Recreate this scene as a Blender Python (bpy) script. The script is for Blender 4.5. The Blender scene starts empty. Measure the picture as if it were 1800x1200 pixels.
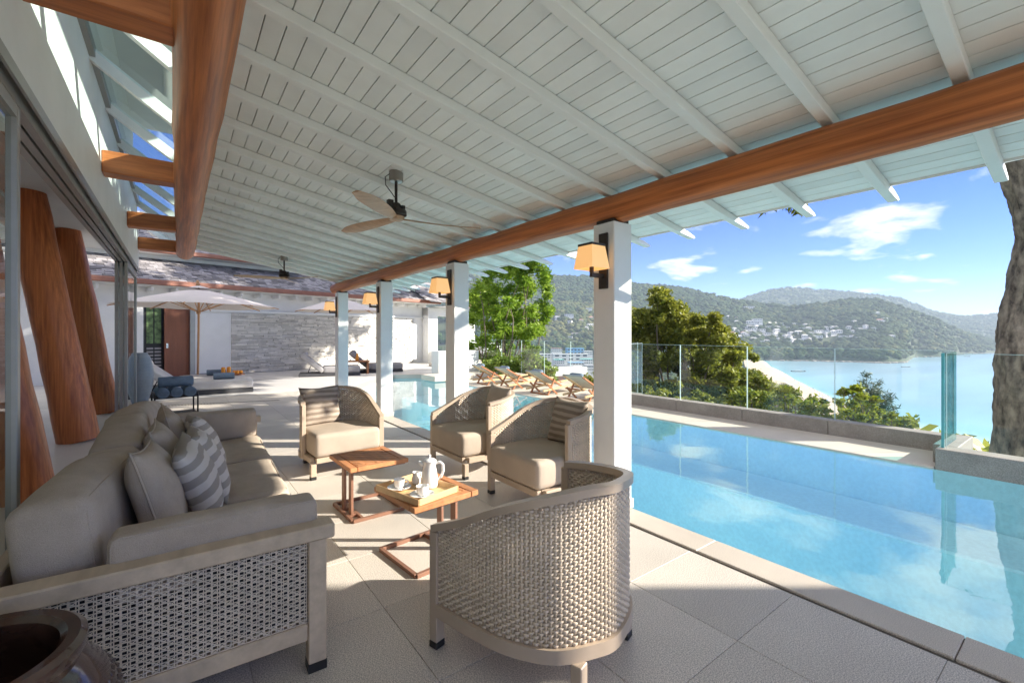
import bpy, bmesh, math, random
import numpy as np
from mathutils import Vector, Matrix, Euler
random.seed(7); RNG = np.random.default_rng(11)
R = math.radians
SC = bpy.context.scene
COL = SC.collection

# ------------------------------------------------------------------ camera
EYE = 1.40
FW, FT = .599, .801                       # forward direction in (x, y)
YAW = math.atan2(FW, FT)
cam_d = bpy.data.cameras.new('camera'); cam = bpy.data.objects.new('camera', cam_d); COL.objects.link(cam)
cam.location = (0, 0, EYE); cam.rotation_euler = (R(90), 0, -YAW)
cam_d.sensor_width = 36; cam_d.lens = 785 / 1800 * 36; cam_d.shift_y = -13 / 1800
cam_d.clip_start = .03; cam_d.clip_end = 20000
SC.camera = cam

# ------------------------------------------------------------------ light
SUN_EL, SUN_DIR = R(25), (.801, -.599)    # towards the sun, horizontally
SUN_ROT = math.atan2(SUN_DIR[0], SUN_DIR[1])
world = bpy.data.worlds.new('World'); SC.world = world; world.use_nodes = True
CLOUD = (8.3, 2.2, 1.9, .50, .64)
def build_world():
    nt = world.node_tree; N = nt.nodes; L = nt.links; N.clear()
    out = N.new('ShaderNodeOutputWorld'); bg = N.new('ShaderNodeBackground'); bg.inputs[1].default_value = .12
    sky = N.new('ShaderNodeTexSky'); sky.sky_type = 'NISHITA'; sky.sun_disc = False
    sky.sun_elevation = SUN_EL; sky.sun_rotation = SUN_ROT
    sky.altitude = 1500; sky.air_density = .75; sky.dust_density = 0; sky.ozone_density = 5
    tc = N.new('ShaderNodeTexCoord'); sep = N.new('ShaderNodeSeparateXYZ'); L.new(tc.outputs['Generated'], sep.inputs[0])
    add = N.new('ShaderNodeMath'); add.operation = 'ADD'; add.inputs[1].default_value = .16
    mx = N.new('ShaderNodeMath'); mx.operation = 'MAXIMUM'; mx.inputs[1].default_value = 0.0
    L.new(sep.outputs[2], mx.inputs[0]); L.new(mx.outputs[0], add.inputs[0])
    dv = []
    for k in (0, 1):
        d = N.new('ShaderNodeMath'); d.operation = 'DIVIDE'; L.new(sep.outputs[k], d.inputs[0]); L.new(add.outputs[0], d.inputs[1]); dv.append(d)
    cmb = N.new('ShaderNodeCombineXYZ'); L.new(dv[0].outputs[0], cmb.inputs[0]); L.new(dv[1].outputs[0], cmb.inputs[1])
    mp = N.new('ShaderNodeMapping'); mp.inputs['Location'].default_value = (CLOUD[0], CLOUD[1], 0); L.new(cmb.outputs[0], mp.inputs[0])
    n1 = N.new('ShaderNodeTexNoise'); n1.inputs['Scale'].default_value = CLOUD[2]; n1.inputs['Detail'].default_value = 10; n1.inputs['Roughness'].default_value = .52; n1.inputs['Distortion'].default_value = .15
    L.new(mp.outputs[0], n1.inputs['Vector'])
    r1 = N.new('ShaderNodeValToRGB'); r1.color_ramp.elements[0].position = CLOUD[3]; r1.color_ramp.elements[1].position = CLOUD[4]
    el = N.new('ShaderNodeMapRange'); el.interpolation_type = 'SMOOTHSTEP'; el.inputs[1].default_value = .03; el.inputs[2].default_value = .55; el.inputs[3].default_value = -.075; el.inputs[4].default_value = .075   # thinner cloud towards the horizon all round
    L.new(sep.outputs[2], el.inputs[0]); ea = N.new('ShaderNodeMath'); ea.operation = 'ADD'; L.new(n1.outputs['Fac'], ea.inputs[0]); L.new(el.outputs[0], ea.inputs[1])
    L.new(ea.outputs[0], r1.inputs[0])
    cc = N.new('ShaderNodeMixRGB'); cc.inputs[2].default_value = (3.9, 3.7, 3.45, 1)
    sc = N.new('ShaderNodeMath'); sc.operation = 'MULTIPLY'; sc.inputs[1].default_value = .93
    L.new(r1.outputs[0], sc.inputs[0]); L.new(sc.outputs[0], cc.inputs[0]); hs = N.new('ShaderNodeHueSaturation'); hs.inputs['Hue'].default_value = .522; hs.inputs['Saturation'].default_value = 1.2; hs.inputs['Value'].default_value = .52; L.new(sky.outputs[0], hs.inputs['Color']); L.new(hs.outputs[0], cc.inputs[1])
    L.new(cc.outputs[0], bg.inputs[0]); L.new(bg.outputs[0], out.inputs[0])
build_world()
sun_d = bpy.data.lights.new('sun', 'SUN'); sun_d.energy = 2.9; sun_d.angle = R(.55); sun_d.color = (1, .93, .82)
sun = bpy.data.objects.new('sun', sun_d); COL.objects.link(sun)
sv = Vector((SUN_DIR[0] * math.cos(SUN_EL), SUN_DIR[1] * math.cos(SUN_EL), math.sin(SUN_EL)))
sun.rotation_euler = sv.to_track_quat('Z', 'Y').to_euler(); sun.location = (8, -6, 12)

SC.view_settings.view_transform = 'Standard'; SC.view_settings.look = 'None'
SC.view_settings.exposure = 2.15; SC.view_settings.gamma = 1
SC.render.engine = 'CYCLES'
cy = SC.cycles
cy.use_denoising = True
try: cy.denoiser = 'OPENIMAGEDENOISE'
except Exception: pass
cy.max_bounces = 8; cy.diffuse_bounces = 4; cy.glossy_bounces = 4; cy.transmission_bounces = 6; cy.transparent_max_bounces = 12
cy.caustics_reflective = True; cy.caustics_refractive = False; cy.blur_glossy = .1; cy.sample_clamp_indirect = 100

# ------------------------------------------------------------------ pixel helpers (measured on the photograph, 1800 px wide)
FPX = 785.0
def at(x, y, Z):
    X = (x - 900) / FPX * Z
    return Vector((FT * X + FW * Z, -FW * X + FT * Z, EYE + (587 - y) / FPX * Z))

# ------------------------------------------------------------------ materials
MATS = {}
def nodes(name):
    m = bpy.data.materials.new(name); m.use_nodes = True; MATS[name] = m
    return m, m.node_tree.nodes, m.node_tree.links, m.node_tree.nodes['Principled BSDF']
def mat(name, col, rough=.6, var=.12, scale=6, stretch=None, bump=0, bscale=80, metal=0, spec=.5, attr=None, attr_amt=.5, speckle=0, sscale=300, detail=5, coat=0, hue2=None, objrand=0):
    m, N, L, P = nodes(name)
    P.inputs['Roughness'].default_value = rough; P.inputs['Metallic'].default_value = metal
    P.inputs['Specular IOR Level'].default_value = spec; P.inputs['Coat Weight'].default_value = coat
    tc = N.new('ShaderNodeTexCoord'); mp = N.new('ShaderNodeMapping'); L.new(tc.outputs['Object'], mp.inputs[0])
    if stretch: mp.inputs['Scale'].default_value = stretch
    nz = N.new('ShaderNodeTexNoise'); nz.inputs['Scale'].default_value = scale; nz.inputs['Detail'].default_value = detail; nz.inputs['Roughness'].default_value = .6
    L.new(mp.outputs[0], nz.inputs['Vector'])
    mix = N.new('ShaderNodeMixRGB'); c = Vector(col)
    lo = Vector(hue2) if hue2 else c * (1 - var)
    mix.inputs[1].default_value = (*lo, 1); mix.inputs[2].default_value = (*(c * (1 + var)), 1)
    rp = N.new('ShaderNodeValToRGB'); rp.color_ramp.elements[0].position = .32; rp.color_ramp.elements[1].position = .68
    L.new(nz.outputs['Fac'], rp.inputs[0]); L.new(rp.outputs[0], mix.inputs[0])
    res = mix.outputs[0]
    if speckle:
        n2 = N.new('ShaderNodeTexNoise'); n2.inputs['Scale'].default_value = sscale; n2.inputs['Detail'].default_value = 2; L.new(tc.outputs['Object'], n2.inputs['Vector'])
        r2 = N.new('ShaderNodeValToRGB'); r2.color_ramp.elements[0].position = .38; r2.color_ramp.elements[1].position = .62
        r2.color_ramp.elements[0].color = (1 - speckle, 1 - speckle, 1 - speckle, 1); r2.color_ramp.elements[1].color = (1 + speckle * .5,) * 3 + (1,)
        L.new(n2.outputs['Fac'], r2.inputs[0])
        mm = N.new('ShaderNodeMixRGB'); mm.blend_type = 'MULTIPLY'; mm.inputs[0].default_value = 1
        L.new(res, mm.inputs[1]); L.new(r2.outputs[0], mm.inputs[2]); res = mm.outputs[0]
    if objrand:
        oi = N.new('ShaderNodeObjectInfo'); mo = N.new('ShaderNodeMapRange'); mo.inputs[3].default_value = 1 - objrand; mo.inputs[4].default_value = 1 + objrand; L.new(oi.outputs['Random'], mo.inputs[0])
        mm = N.new('ShaderNodeMixRGB'); mm.blend_type = 'MULTIPLY'; mm.inputs[0].default_value = 1
        L.new(res, mm.inputs[1]); L.new(mo.outputs[0], mm.inputs[2]); res = mm.outputs[0]
    if attr:
        at_ = N.new('ShaderNodeAttribute'); at_.attribute_name = attr
        mr = N.new('ShaderNodeMapRange'); mr.inputs[3].default_value = 1 - attr_amt; mr.inputs[4].default_value = 1 + attr_amt
        L.new(at_.outputs['Fac'], mr.inputs[0])
        mm = N.new('ShaderNodeMixRGB'); mm.blend_type = 'MULTIPLY'; mm.inputs[0].default_value = 1
        L.new(res, mm.inputs[1]); L.new(mr.outputs[0], mm.inputs[2]); res = mm.outputs[0]
    L.new(res, P.inputs['Base Color'])
    if bump:
        bz = N.new('ShaderNodeTexNoise'); bz.inputs['Scale'].default_value = bscale; bz.inputs['Detail'].default_value = 3; L.new(mp.outputs[0], bz.inputs['Vector'])
        b = N.new('ShaderNodeBump'); b.inputs['Strength'].default_value = bump; b.inputs['Distance'].default_value = .01
        L.new(bz.outputs['Fac'], b.inputs['Height']); L.new(b.outputs[0], P.inputs['Normal'])
    return m
def leaf_mat(name, dark, light, trans=.35):
    m, N, L, P = nodes(name)
    a = N.new('ShaderNodeAttribute'); a.attribute_name = 'tint'
    mix = N.new('ShaderNodeMixRGB'); mix.inputs[1].default_value = (*dark, 1); mix.inputs[2].default_value = (*light, 1)
    L.new(a.outputs['Fac'], mix.inputs[0]); L.new(mix.outputs[0], P.inputs['Base Color'])
    P.inputs['Roughness'].default_value = .5; P.inputs['Specular IOR Level'].default_value = .3
    t = N.new('ShaderNodeBsdfTranslucent'); L.new(mix.outputs[0], t.inputs[0])
    ms = N.new('ShaderNodeMixShader'); ms.inputs[0].default_value = trans
    L.new(P.outputs[0], ms.inputs[1]); L.new(t.outputs[0], ms.inputs[2]); L.new(ms.outputs[0], N['Material Output'].inputs[0])
    return m
def glass_mat(name, tint=(.9, .97, .96), refl_ior=1.5, rough=.0):
    m, N, L, P = nodes(name); N.remove(P)
    tr = N.new('ShaderNodeBsdfTransparent'); tr.inputs[0].default_value = (*tint, 1)
    gl = N.new('ShaderNodeBsdfGlossy'); gl.inputs['Roughness'].default_value = rough
    fr = N.new('ShaderNodeFresnel'); ge = N.new('ShaderNodeNewGeometry'); mr = N.new('ShaderNodeMapRange')   # a thin sheet: both faces mirror alike
    mr.inputs[3].default_value = refl_ior; mr.inputs[4].default_value = 1 / refl_ior
    L.new(ge.outputs['Backfacing'], mr.inputs[0]); L.new(mr.outputs[0], fr.inputs[0])
    ms = N.new('ShaderNodeMixShader'); L.new(fr.outputs[0], ms.inputs[0]); L.new(tr.outputs[0], ms.inputs[1]); L.new(gl.outputs[0], ms.inputs[2])
    L.new(ms.outputs[0], N['Material Output'].inputs[0])
    return m
def water_mat(name, tint, ior, bstr, bscale, stretch=(1, 1, 1)):
    m = glass_mat(name, tint, ior, .005); N = m.node_tree.nodes; L = m.node_tree.links
    tc = N.new('ShaderNodeTexCoord'); mp = N.new('ShaderNodeMapping'); mp.inputs['Scale'].default_value = stretch; L.new(tc.outputs['Object'], mp.inputs[0])
    nz = N.new('ShaderNodeTexNoise'); nz.inputs['Scale'].default_value = bscale; nz.inputs['Detail'].default_value = 4; L.new(mp.outputs[0], nz.inputs['Vector'])
    b = N.new('ShaderNodeBump'); b.inputs['Strength'].default_value = bstr; b.inputs['Distance'].default_value = .05
    L.new(nz.outputs['Fac'], b.inputs['Height'])
    for n in N:
        if n.type in ('BSDF_GLOSSY', 'FRESNEL'): L.new(b.outputs[0], n.inputs['Normal'])
    return m

WHITE = mat('white_paint', (.80, .80, .78), .55, .04, 2.5, bump=.04, bscale=30)
CEIL = mat('ceiling_paint', (.84, .865, .835), .5, .04, 3, attr='tint', attr_amt=.05)
RAFT = mat('rafter_paint', (.82, .84, .81), .5, .03, 3)
LOG = mat('log_wood', (.50, .165, .046), .42, .25, 12, stretch=(3.0, .09, 3.0), hue2=(.27, .075, .02), detail=9, bump=.12, bscale=14, spec=.4)
LOGV = mat('log_wood_upright', (.55, .18, .058), .38, .2, 12, stretch=(3.0, 3.0, .08), hue2=(.34, .095, .03), detail=9, bump=.12, bscale=14, spec=.4)
BEAMW = mat('square_beam_wood', (.48, .165, .05), .42, .22, 6, stretch=(.25, 3, 3), hue2=(.28, .08, .022), detail=8, bump=.08, bscale=16)
TILE = mat('terrazzo_tile', (.635, .58, .505), .5, .09, 1.1, speckle=.42, sscale=190, objrand=.05)
COPE = mat('coping_stone', (.56, .50, .42), .55, .07, 2.5, speckle=.3, sscale=260, bump=.06, bscale=180)
GROUT = mat('grout', (.48, .44, .39), .8, .1, 10)
GROOVE = mat('dark_joint', (.10, .085, .07), .8, .1, 10)
DECK = mat('far_deck_stone', (.60, .585, .56), .5, .06, 1.2, speckle=.15, sscale=60, bump=.03, bscale=40)
CURB = mat('grey_curb_stone', (.33, .295, .26), .7, .14, 4, speckle=.3, sscale=170, bump=.12, bscale=90)
WALK = mat('walkway_stone', (.62, .56, .48), .6, .06, 2, speckle=.12, sscale=120)
SOFAW = mat('sofa_frame_wood', (.52, .41, .285), .5, .16, 5, stretch=(3, .5, 3), bump=.06, bscale=30)
CHAIRF = mat('armchair_frame_paint', (.45, .355, .265), .38, .08, 5, spec=.45)
CANE = mat('cane', (.70, .60, .47), .55, .12, 20)
WEAVE = mat('woven_strap', (.62, .51, .385), .5, .10, 9, attr='tint', attr_amt=.12)
FAB = mat('taupe_fabric', (.475, .395, .31), .9, .10, 7, bump=.45, bscale=300, spec=.15, speckle=.12, sscale=500)
SEATF = mat('seat_fabric', (.45, .375, .30), .9, .07, 4, bump=.25, bscale=420, spec=.15)
BLACK = mat('black_plastic', (.012, .012, .013), .45, .1, 10)
DARKM = mat('bronze_metal', (.035, .028, .024), .4, .1, 10, metal=.3)
TEAK = mat('teak_slats', (.50, .215, .085), .5, .28, 5, stretch=(3, .35, 3), bump=.08, bscale=25)
TMET = mat('copper_brown_metal', (.27, .135, .085), .42, .08, 10, metal=.15)
BAMB = mat('bamboo_tray', (.66, .44, .22), .45, .12, 6, stretch=(.6, 4, 4))
PORC = mat('white_porcelain', (.82, .81, .78), .12, .01, 3, coat=.4)
STEEL = mat('steel', (.6, .6, .6), .22, .05, 10, metal=1)
ALU = mat('grey_aluminium', (.34, .335, .32), .38, .05, 8, metal=.55)
JAR = mat('glazed_dark_jar', (.060, .030, .020), .14, .55, 5, coat=.6, spec=.6, bump=.08, bscale=20)
BLUET = mat('blue_grey_towel', (.19, .25, .32), .95, .15, 14, bump=.7, bscale=160, spec=.1)
LGREY = mat('light_grey_cushion', (.60, .58, .56), .9, .05, 4, bump=.2, bscale=300, spec=.1)
MGREY = mat('mid_grey_cushion', (.34, .33, .33), .9, .06, 4, bump=.2, bscale=300, spec=.1)
DGREY = mat('charcoal_base', (.055, .055, .06), .6, .1, 6)
CANVAS = mat('off_white_canvas', (.70, .64, .60), .85, .04, 4)
PWOOD = mat('parasol_wood', (.50, .27, .13), .5, .2, 5, stretch=(3, 3, .3))
BROWND = mat('brown_door', (.22, .075, .035), .45, .15, 3, stretch=(2, 2, .3))
SHING = mat('grey_shingle', (.27, .255, .26), .8, .15, 6, attr='tint', attr_amt=.55, bump=.3, bscale=30)
GUTTER = mat('copper_gutter', (.30, .13, .085), .5, .14, 4)
LEDGE = mat('ledge_stone', (.66, .63, .575), .75, .12, 6, attr='tint', attr_amt=.24, bump=.4, bscale=25)
LWOOD = mat('pale_lounger_wood', (.66, .45, .24), .5, .15, 6)
RWOOD = mat('red_brown_lounger_wood', (.38, .15, .06), .5, .15, 6)
SLING = mat('beige_sling', (.62, .55, .45), .85, .05, 6)
VASE = mat('blue_grey_vase', (.20, .25, .29), .4, .12, 4, bump=.15, bscale=30)
POOLT = mat('pool_tile', (.58, .78, .81), .5, .06, 1.2, speckle=.06, sscale=26, hue2=(.50, .73, .79))
SAND = mat('sand', (.55, .43, .31), .9, .06, .05)
BARK = mat('mottled_bark', (.36, .29, .22), .9, .25, 11, stretch=(1, 1, .5), bump=1.0, bscale=14, hue2=(.055, .042, .035), detail=10)
TWIG = mat('grey_branch', (.20, .155, .11), .85, .3, 5, bump=.3, bscale=20)
ROCK = mat('shore_rock', (.33, .28, .24), .9, .35, .25)
HOUSEW = mat('house_white', (.70, .68, .64), .7, .05, .3)
HOUSER = mat('house_roof_grey', (.33, .32, .32), .7, .15, .3)
HOUSET = mat('house_roof_terracotta', (.42, .20, .13), .7, .15, .3)
HOUSEB = mat('house_blue', (.18, .40, .62), .6, .06, .3)
HOUSEG = mat('house_roof_green', (.22, .55, .46), .6, .06, .3)
WINDK = mat('dark_window', (.03, .04, .05), .15, .1, 3)
GROUND = mat('hill_ground', (.055, .07, .028), .95, .4, .02, hue2=(.022, .038, .016))
INTW = mat('interior_wall', (.80, .80, .77), .7, .03, 2)
INTF = mat('interior_floor', (.74, .72, .68), .35, .04, 2)
GREENP = mat('green_leaf_print', (.16, .26, .10), .5, .3, 7, hue2=(.012, .03, .012), detail=9)
ORANGE = mat('orange_juice', (.85, .33, .03), .3, .05, 5)
BOATW = mat('boat_hull', (.12, .10, .10), .6, .2, 1)
SKINC = [mat('swimwear_%s' % n, c, .7, .1, 2) for n, c in (('dark', (.05, .04, .05)), ('tan', (.42, .24, .16)), ('red', (.4, .07, .05)), ('blue', (.08, .14, .3)))]
BLUEU = mat('blue_beach_umbrella', (.05, .16, .55), .8, .05, 2)
GLASS = glass_mat('balustrade_glass', (.90, .97, .955), 1.5)
GLASSE = mat('green_glass_edge', (.10, .36, .38), .15, .1, 4)
GLASST = glass_mat('thick_green_glass', (.55, .87, .88), 1.55)
SKYG = glass_mat('skylight_glass', (.72, .90, .86), 1.7)
DOORG = glass_mat('door_glass', (.80, .88, .86), 1.75)
WATER = water_mat('pool_water', (.80, .965, 1.0), 1.9, .05, 2.2)
LF_BRIGHT = leaf_mat('leaf_bright', (.13, .25, .02), (.44, .58, .07), .5)
LF_OLIVE = leaf_mat('leaf_olive', (.10, .135, .016), (.46, .45, .06), .4)
LF_YEL = leaf_mat('leaf_yellow_green', (.10, .16, .015), (.42, .43, .04), .4)
LF_DARK = leaf_mat('leaf_dark', (.015, .04, .012), (.07, .12, .03), .25)
LF_BLUE = leaf_mat('leaf_blue_green', (.035, .085, .06), (.10, .17, .11), .25)
LF_HEDGE = leaf_mat('leaf_hedge', (.10, .18, .03), (.42, .50, .10), .35)
FOREST = None

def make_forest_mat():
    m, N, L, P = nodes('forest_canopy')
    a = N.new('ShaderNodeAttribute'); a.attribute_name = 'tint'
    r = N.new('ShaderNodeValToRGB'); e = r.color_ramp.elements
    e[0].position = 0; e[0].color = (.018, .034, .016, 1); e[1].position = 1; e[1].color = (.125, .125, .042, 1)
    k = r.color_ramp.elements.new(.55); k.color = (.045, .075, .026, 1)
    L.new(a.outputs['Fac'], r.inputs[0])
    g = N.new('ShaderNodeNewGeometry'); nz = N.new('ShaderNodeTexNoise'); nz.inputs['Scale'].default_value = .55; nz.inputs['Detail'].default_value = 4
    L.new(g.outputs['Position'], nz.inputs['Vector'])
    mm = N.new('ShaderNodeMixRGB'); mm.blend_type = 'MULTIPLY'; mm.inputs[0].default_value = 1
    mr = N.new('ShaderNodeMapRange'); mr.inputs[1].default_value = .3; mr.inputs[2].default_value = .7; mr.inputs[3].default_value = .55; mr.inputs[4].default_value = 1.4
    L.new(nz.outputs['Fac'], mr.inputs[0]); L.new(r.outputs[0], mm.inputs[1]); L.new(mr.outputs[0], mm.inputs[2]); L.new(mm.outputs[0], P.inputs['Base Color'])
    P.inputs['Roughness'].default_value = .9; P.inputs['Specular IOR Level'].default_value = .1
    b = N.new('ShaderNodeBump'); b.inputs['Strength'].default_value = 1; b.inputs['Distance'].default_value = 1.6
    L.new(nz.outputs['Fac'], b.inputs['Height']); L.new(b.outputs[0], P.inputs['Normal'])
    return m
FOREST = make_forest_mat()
def make_sea_mat():
    m, N, L, P = nodes('sea_water')
    a = N.new('ShaderNodeAttribute'); a.attribute_name = 'tint'
    r = N.new('ShaderNodeValToRGB'); e = r.color_ramp.elements
    e[0].position = 0; e[0].color = (.45, .60, .55, 1); e[1].position = 1; e[1].color = (.24, .37, .44, 1)
    k = e.new(.06); k.color = (.23, .46, .49, 1); k = e.new(.3); k.color = (.24, .41, .465, 1)
    L.new(a.outputs['Fac'], r.inputs[0])
    g = N.new('ShaderNodeNewGeometry'); mp = N.new('ShaderNodeMapping'); mp.inputs['Rotation'].default_value = (0, 0, YAW); mp.inputs['Scale'].default_value = (.25, 1, 1)
    L.new(g.outputs['Position'], mp.inputs[0])
    nz = N.new('ShaderNodeTexNoise'); nz.inputs['Scale'].default_value = .012; nz.inputs['Detail'].default_value = 5; L.new(mp.outputs[0], nz.inputs['Vector'])
    mm = N.new('ShaderNodeMixRGB'); mm.blend_type = 'MULTIPLY'; mm.inputs[0].default_value = 1
    mr = N.new('ShaderNodeMapRange'); mr.inputs[1].default_value = .35; mr.inputs[2].default_value = .65; mr.inputs[3].default_value = .85; mr.inputs[4].default_value = 1.15
    L.new(nz.outputs['Fac'], mr.inputs[0]); L.new(r.outputs[0], mm.inputs[1]); L.new(mr.outputs[0], mm.inputs[2]); L.new(mm.outputs[0], P.inputs['Base Color'])
    P.inputs['Roughness'].default_value = .32; P.inputs['Specular IOR Level'].default_value = .5; P.inputs['IOR'].default_value = 1.33
    n2 = N.new('ShaderNodeTexNoise'); n2.inputs['Scale'].default_value = .5; n2.inputs['Detail'].default_value = 4; L.new(g.outputs['Position'], n2.inputs['Vector'])
    b = N.new('ShaderNodeBump'); b.inputs['Strength'].default_value = .5; b.inputs['Distance'].default_value = .6
    L.new(n2.outputs['Fac'], b.inputs['Height']); L.new(b.outputs[0], P.inputs['Normal'])
    return m
SEA = make_sea_mat()
def stripe_mat(name, a, b, freq, axis=2):
    m, N, L, P = nodes(name)
    tc = N.new('ShaderNodeTexCoord'); sp = N.new('ShaderNodeSeparateXYZ'); L.new(tc.outputs['Object'], sp.inputs[0])
    nz = N.new('ShaderNodeTexNoise'); nz.inputs['Scale'].default_value = 6; L.new(tc.outputs['Object'], nz.inputs['Vector'])
    ad = N.new('ShaderNodeMath'); ad.operation = 'MULTIPLY_ADD'; ad.inputs[1].default_value = .03; L.new(nz.outputs['Fac'], ad.inputs[0]); L.new(sp.outputs[axis], ad.inputs[2])
    mu = N.new('ShaderNodeMath'); mu.operation = 'MULTIPLY'; mu.inputs[1].default_value = freq; L.new(ad.outputs[0], mu.inputs[0])
    si = N.new('ShaderNodeMath'); si.operation = 'SINE'; L.new(mu.outputs[0], si.inputs[0])
    r = N.new('ShaderNodeValToRGB'); r.color_ramp.elements[0].position = .45; r.color_ramp.elements[1].position = .55
    r.color_ramp.elements[0].color = (*a, 1); r.color_ramp.elements[1].color = (*b, 1)
    mr = N.new('ShaderNodeMapRange'); mr.inputs[1].default_value = -1; L.new(si.outputs[0], mr.inputs[0]); L.new(mr.outputs[0], r.inputs[0])
    L.new(r.outputs[0], P.inputs['Base Color']); P.inputs['Roughness'].default_value = .9; P.inputs['Specular IOR Level'].default_value = .15
    bz = N.new('ShaderNodeTexNoise'); bz.inputs['Scale'].default_value = 420; L.new(tc.outputs['Object'], bz.inputs['Vector'])
    bm_ = N.new('ShaderNodeBump'); bm_.inputs['Strength'].default_value = .2; bm_.inputs['Distance'].default_value = .01; L.new(bz.outputs['Fac'], bm_.inputs['Height']); L.new(bm_.outputs[0], P.inputs['Normal'])
    return m
STRIPE = stripe_mat('striped_fabric', (.33, .295, .255), (.58, .53, .47), 78)
STRIPEC = stripe_mat('striped_fabric_brown', (.26, .21, .165), (.44, .37, .30), 110)
def glow_mat():
    m, N, L, P = nodes('lit_lamp_shade')
    P.inputs['Base Color'].default_value = (.75, .55, .32, 1); P.inputs['Roughness'].default_value = .8
    P.inputs['Emission Color'].default_value = (1, .50, .16, 1); P.inputs['Emission Strength'].default_value = .17
    return m
GLOW = glow_mat()

# ------------------------------------------------------------------ mesh helpers
class MB:
    def __init__(s): s.v = []; s.f = []; s.t = []
    def add(s, vs, fs, tint=None):
        o = len(s.v); s.v += [tuple(p) for p in vs]; s.f += [tuple(i + o for i in q) for q in fs]
        s.t += [tint if tint is not None else .5] * len(vs); return s
    def box(s, x0, x1, y0, y1, z0, z1, M=None, tint=None):
        vs = [Vector((x, y, z)) for z in (z0, z1) for y in (y0, y1) for x in (x0, x1)]
        if M: vs = [M @ v for v in vs]
        return s.add(vs, [(0, 2, 3, 1), (4, 5, 7, 6), (0, 1, 5, 4), (2, 6, 7, 3), (0, 4, 6, 2), (1, 3, 7, 5)], tint)
    def bar(s, a, b, w, h, up=(0, 0, 1), tint=None):
        a = Vector(a); b = Vector(b); d = b - a; l = d.length; d.normalize(); u = Vector(up)
        sd = d.cross(u)
        if sd.length < 1e-4: sd = d.cross(Vector((1, 0, 0)))
        sd.normalize(); u = sd.cross(d)
        vs = [a + d * (l * k) + sd * (w / 2 * i) + u * (h / 2 * j) for k in (0, 1) for i, j in ((-1, -1), (1, -1), (1, 1), (-1, 1))]
        return s.add(vs, [(0, 3, 2, 1), (4, 5, 6, 7), (0, 1, 5, 4), (1, 2, 6, 5), (2, 3, 7, 6), (3, 0, 4, 7)], tint)
    def tube(s, pts, r, n=8, caps=True, flat=1.0, tint=None):
        pts = [Vector(p) for p in pts]; rs = r if isinstance(r, (list, tuple)) else [r] * len(pts)
        vs = []; fs = []; ref = None
        for i, p in enumerate(pts):
            d = (pts[min(i + 1, len(pts) - 1)] - pts[max(i - 1, 0)]).normalized()
            if ref is None:
                ref = Vector((0, 0, 1)) if abs(d.z) < .9 else Vector((1, 0, 0))
            a = d.cross(ref).normalized(); b = a.cross(d).normalized(); ref = b
            for k in range(n):
                q = 2 * math.pi * k / n
                vs.append(p + a * (rs[i] * math.cos(q)) + b * (rs[i] * flat * math.sin(q)))
        for i in range(len(pts) - 1):
            for k in range(n):
                k2 = (k + 1) % n
                fs.append((i * n + k, i * n + k2, (i + 1) * n + k2, (i + 1) * n + k))
        if caps:
            fs.append(tuple(range(n - 1, -1, -1))); fs.append(tuple(range((len(pts) - 1) * n, len(pts) * n)))
        return s.add(vs, fs, tint)
    def lathe(s, prof, n=24, c=(0, 0, 0), closed=True, tint=None):
        c = Vector(c); vs = []; fs = []
        for r, z in prof:
            for k in range(n):
                q = 2 * math.pi * k / n; vs.append(c + Vector((r * math.cos(q), r * math.sin(q), z)))
        m = len(prof)
        for i in range(m - 1):
            for k in range(n):
                k2 = (k + 1) % n; fs.append((i * n + k, i * n + k2, (i + 1) * n + k2, (i + 1) * n + k))
        if closed:
            fs.append(tuple(range(n - 1, -1, -1))); fs.append(tuple(range((m - 1) * n, m * n)))
        return s.add(vs, fs, tint)
    def prism(s, poly, z0, z1, tint=None):
        n = len(poly); vs = [(x, y, z0) for x, y in poly] + [(x, y, z1) for x, y in poly]
        fs = [tuple(range(n - 1, -1, -1)), tuple(range(n, 2 * n))] + [(i, (i + 1) % n, n + (i + 1) % n, n + i) for i in range(n)]
        return s.add(vs, fs, tint)
    def grid(s, P, close_u=False, tint=None):
        nu = len(P); nv = len(P[0]); vs = [p for row in P for p in row]; fs = []
        for i in range(nu - (0 if close_u else 1)):
            i2 = (i + 1) % nu
            for j in range(nv - 1): fs.append((i * nv + j, i2 * nv + j, i2 * nv + j + 1, i * nv + j + 1))
        return s.add(vs, fs, tint)
    def mesh(s, name, m, smooth=False, bevel=0, seg=1, tints=False):
        me = bpy.data.meshes.new(name); me.from_pydata(s.v, [], s.f)
        if tints:
            a = me.attributes.new('tint', 'FLOAT', 'POINT'); a.data.foreach_set('value', s.t)
        if bevel:
            bm = bmesh.new(); bm.from_mesh(me)
            es = [e for e in bm.edges if len(e.link_faces) == 2 and e.calc_face_angle(0) > .5]
            bmesh.ops.bevel(bm, geom=es, offset=bevel, segments=seg, affect='EDGES', profile=.5, clamp_overlap=True)
            bm.to_mesh(me); bm.free()
        me.materials.append(m)
        if smooth:
            me.polygons.foreach_set('use_smooth', [True] * len(me.polygons))
            if smooth == 'auto':
                try: me.set_sharp_from_angle(angle=R(38))
                except Exception: pass
        me.update(); return me
    def build(s, name, m, parent=None, smooth=False, bevel=0, seg=1, tints=False, loc=None, rot=None):
        return put(name, s.mesh(name, m, smooth, bevel, seg, tints), parent, loc, rot)
def put(name, me, parent=None, loc=None, rot=None):
    o = bpy.data.objects.new(name, me); COL.objects.link(o)
    if parent: o.parent = parent
    if loc is not None: o.location = loc
    if rot is not None: o.rotation_euler = rot
    return o
def tag(o, label, cat, group=None, kind=None):
    o['label'] = label; o['category'] = cat
    if group: o['group'] = group
    if kind: o['kind'] = kind
    return o
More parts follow.
